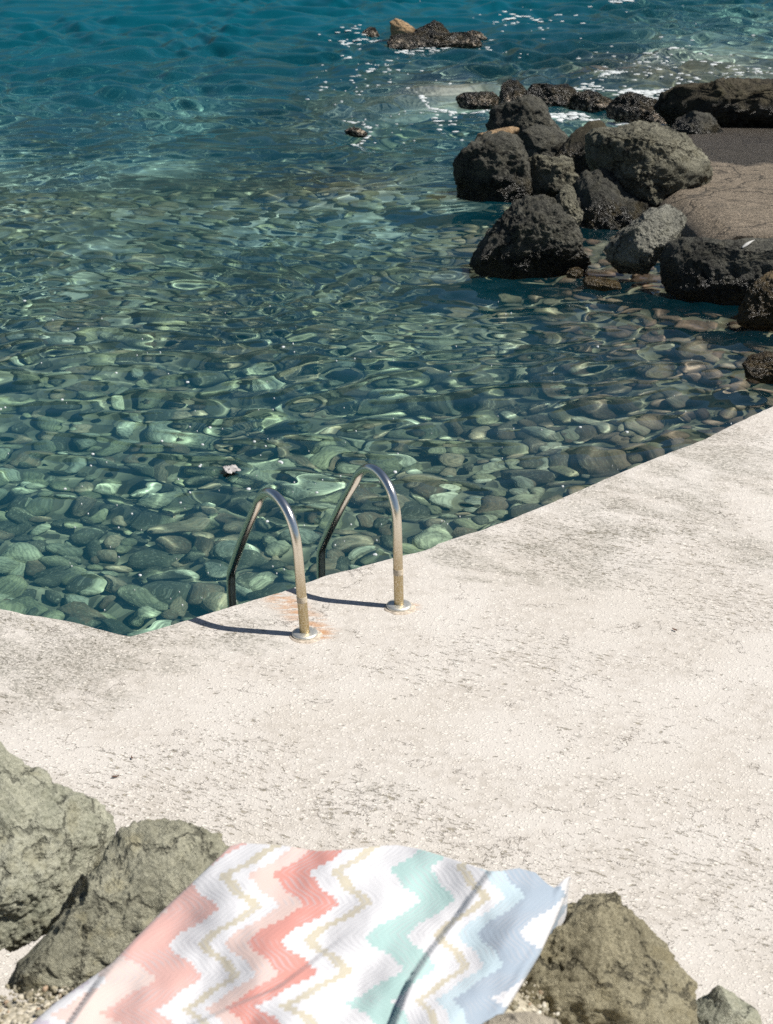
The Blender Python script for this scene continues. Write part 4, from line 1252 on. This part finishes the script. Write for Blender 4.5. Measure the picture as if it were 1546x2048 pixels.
def build_small():
    # crumpled scrap floating left of the ladder
    p = onz(463, 948, WATER)
    h = float(wave_field(np.array([p.x]), np.array([p.y]))[0])
    paper = simple('wet_white_scrap', (0.36, 0.34, 0.33), 0.5, 60, 0.25)
    n = 14
    V = []
    for i in range(n):
        for j in range(n):
            u, v = i / (n - 1) - .5, j / (n - 1) - .5
            cr = noise.fractal(Vector((u * 6, v * 6, 1)), 0.7, 2.0, 3)
            V.append((u * 0.085 * (1 + .3 * noise.noise(Vector((v * 4, 0, 0)))), v * 0.10 * (1 + .3 * noise.noise(Vector((u * 4, 5, 0)))), 0.012 + 0.02 * cr))
    o = mesh_obj('floating_scrap', np_mesh('floating_scrap', np.array(V), grid_faces(n, n)), paper)
    o.location = (p.x, p.y, WATER + h + 0.012); o.rotation_euler = (0, 0, 0.5)
    md = o.modifiers.new('t', 'SOLIDIFY'); md.thickness = 0.003
    tag(o, 'crumpled whitish scrap floating on the water left of the ladder', 'litter')
    # white feather on the dark boulder
    fm = simple('white_feather', (0.5, 0.49, 0.46), 0.8, 200, 0.08)
    bo = [r for r in bpy.data.objects if r.get('label', '').startswith('smooth dark blue grey')][0]
    bpy.context.view_layer.update()
    d = ray(1495, 491)
    mw = bo.matrix_world.inverted()
    ok, loc, nor, _ = bo.ray_cast(mw @ CAM, d)
    if ok:
        loc = bo.matrix_world @ loc
        V = []
        n = 16
        for i in range(n):
            t = i / (n - 1)
            w = 0.020 * math.sin(math.pi * min(1, t * 1.08) ** 0.7) * (1 + 0.25 * noise.noise(Vector((t * 9, 0, 0)))) + 0.002
            for sgn in (-1, 0, 1):
                V.append(((t - .5) * 0.14, sgn * w * 0.6, 0.012 + 0.012 * math.sin(t * 3) + 0.004 * (1 - abs(sgn))))
        o = mesh_obj('feather', np_mesh('feather', np.array(V), grid_faces(n, 3)), fm)
        o.location = loc + nor * 0.004
        o.rotation_euler = (0.5, -0.35, 0.55)
        md = o.modifiers.new('t', 'SOLIDIFY'); md.thickness = 0.002
        tag(o, 'white feather lying on the smooth dark boulder at the right', 'feather')
    # dry leaves on the deck
    leafm = simple('dry_leaf', (0.10, 0.045, 0.025), 0.7, 80, 0.3)
    for (px, py, L, rz, lab) in ((231, 1556, 0.013, 0.2, 'small reddish brown dry leaf on the deck near the left grey rock'),
                                 (264, 1518, 0.010, 1.9, 'tiny brown curled leaf beyond the reddish one on the left of the deck'),
                                 (1349, 1262, 0.014, 2.3, 'dark dry leaf curled on the right side of the deck')):
        q = onz(px, py, 0)
        V = []
        for i in range(9):
            t = i / 8
            w = 0.34 * math.sin(math.pi * t ** 0.8) + 0.02
            for s in (-1, 0, 1):
                V.append(((t - .5) * L * 2, s * w * L, 0.004 + (abs(s) * 0.25 + (t - .5) ** 2 * 0.8) * L))
        o = mesh_obj('dry_leaf', np_mesh('dry_leaf', np.array(V), grid_faces(9, 3)), leafm)
        o.location = q; o.rotation_euler = (0, 0, rz)
        md = o.modifiers.new('t', 'SOLIDIFY'); md.thickness = 0.0012
        tag(o, lab, 'leaf')

# ------------------------------------------------------------------ far shore (its dark reflection streaks the ripples)
def build_headland():
    m = NT('scrub_hillside')
    P = m.n('NewGeometry').outputs['Position']
    n = m.noise(P, 0.25, 6, 0.65)
    m.principled(Base_Color=m.mix(m.mr(n, 0.4, 0.6), (0.020, 0.024, 0.010), (0.06, 0.058, 0.028)), Roughness=0.95)
    nx, ny = 120, 24
    V = []
    for j in range(ny):
        t = j / (ny - 1)
        for i in range(nx):
            x = -260 + 520 * i / (nx - 1)
            y = 95 + 110 * t + 0.0006 * x * x
            hgt = 36 * smooth(0, 0.45, np.array(t)) * (1 + 0.25 * noise.noise(Vector((x * 0.02, 0, 1)))) + 9 * t
            z = -1.5 + hgt + 3.0 * noise.fractal(Vector((x * 0.06, y * 0.06, 0)), 0.8, 2.0, 4) * min(1, t * 4)
            V.append((x, y, z))
    o = mesh_obj('headland', np_mesh('headland', np.array(V), grid_faces(ny, nx)), m.mat)
    tag(o, kind='structure')

# ------------------------------------------------------------------ light, sky, camera
SUN_EL, SUN_AZ = R(54), math.atan2(0.98, -0.15)      # azimuth from +Y towards +X
def build_light():
    w = bpy.data.worlds.new('World'); S.world = w
    w.use_nodes = True
    nt = w.node_tree; nt.nodes.clear()
    out = nt.nodes.new('ShaderNodeOutputWorld'); bg = nt.nodes.new('ShaderNodeBackground'); sky = nt.nodes.new('ShaderNodeTexSky')
    sky.sky_type = 'NISHITA'; sky.sun_disc = False
    sky.sun_elevation = SUN_EL; sky.sun_rotation = SUN_AZ
    sky.altitude = 0; sky.air_density = 1.0; sky.dust_density = 0.5; sky.ozone_density = 1.2
    bg.inputs[1].default_value = 0.052
    nt.links.new(sky.outputs[0], bg.inputs[0]); nt.links.new(bg.outputs[0], out.inputs[0])
    L = bpy.data.lights.new('sun', 'SUN')
    L.energy = 4.9; L.angle = R(0.53); L.color = (1.0, 0.96, 0.895)
    L.cycles.is_caustics_light = True
    o = bpy.data.objects.new('sun', L); link(o)
    d = Vector((math.cos(SUN_EL) * math.sin(SUN_AZ), math.cos(SUN_EL) * math.cos(SUN_AZ), math.sin(SUN_EL)))
    o.rotation_euler = d.to_track_quat('Z', 'Y').to_euler()
    o.location = (6, 0, 9)

def build_camera():
    c = bpy.data.cameras.new('camera'); o = bpy.data.objects.new('camera', c); link(o)
    o.location = CAM; o.rotation_euler = (math.pi / 2 - PITCH, 0, 0)
    c.sensor_fit = 'VERTICAL'; c.sensor_height = 56.0; c.lens = 56.0 * F_PX / 2048
    c.clip_start = 0.05; c.clip_end = 2000
    c.dof.use_dof = True; c.dof.focus_distance = 7.6; c.dof.aperture_fstop = 9.0
    S.camera = o

build_camera(); build_light()
build_sea(); build_deck(); build_ladder(); build_rocks(); build_slipway()
build_embankment(); build_towel(); build_foam(); build_small(); build_headland()

vs = S.view_settings
vs.view_transform = 'Standard'; vs.look = 'None'; vs.exposure = 0.42; vs.gamma = 1.0
cy = S.cycles
cy.use_denoising = False
cy.max_bounces = 10; cy.transmission_bounces = 8; cy.transparent_max_bounces = 8
cy.caustics_refractive = True; cy.caustics_reflective = False
cy.sample_clamp_indirect = 4.0
cy.blur_glossy = 0.3
cy.use_adaptive_sampling = True; cy.adaptive_threshold = 0.01
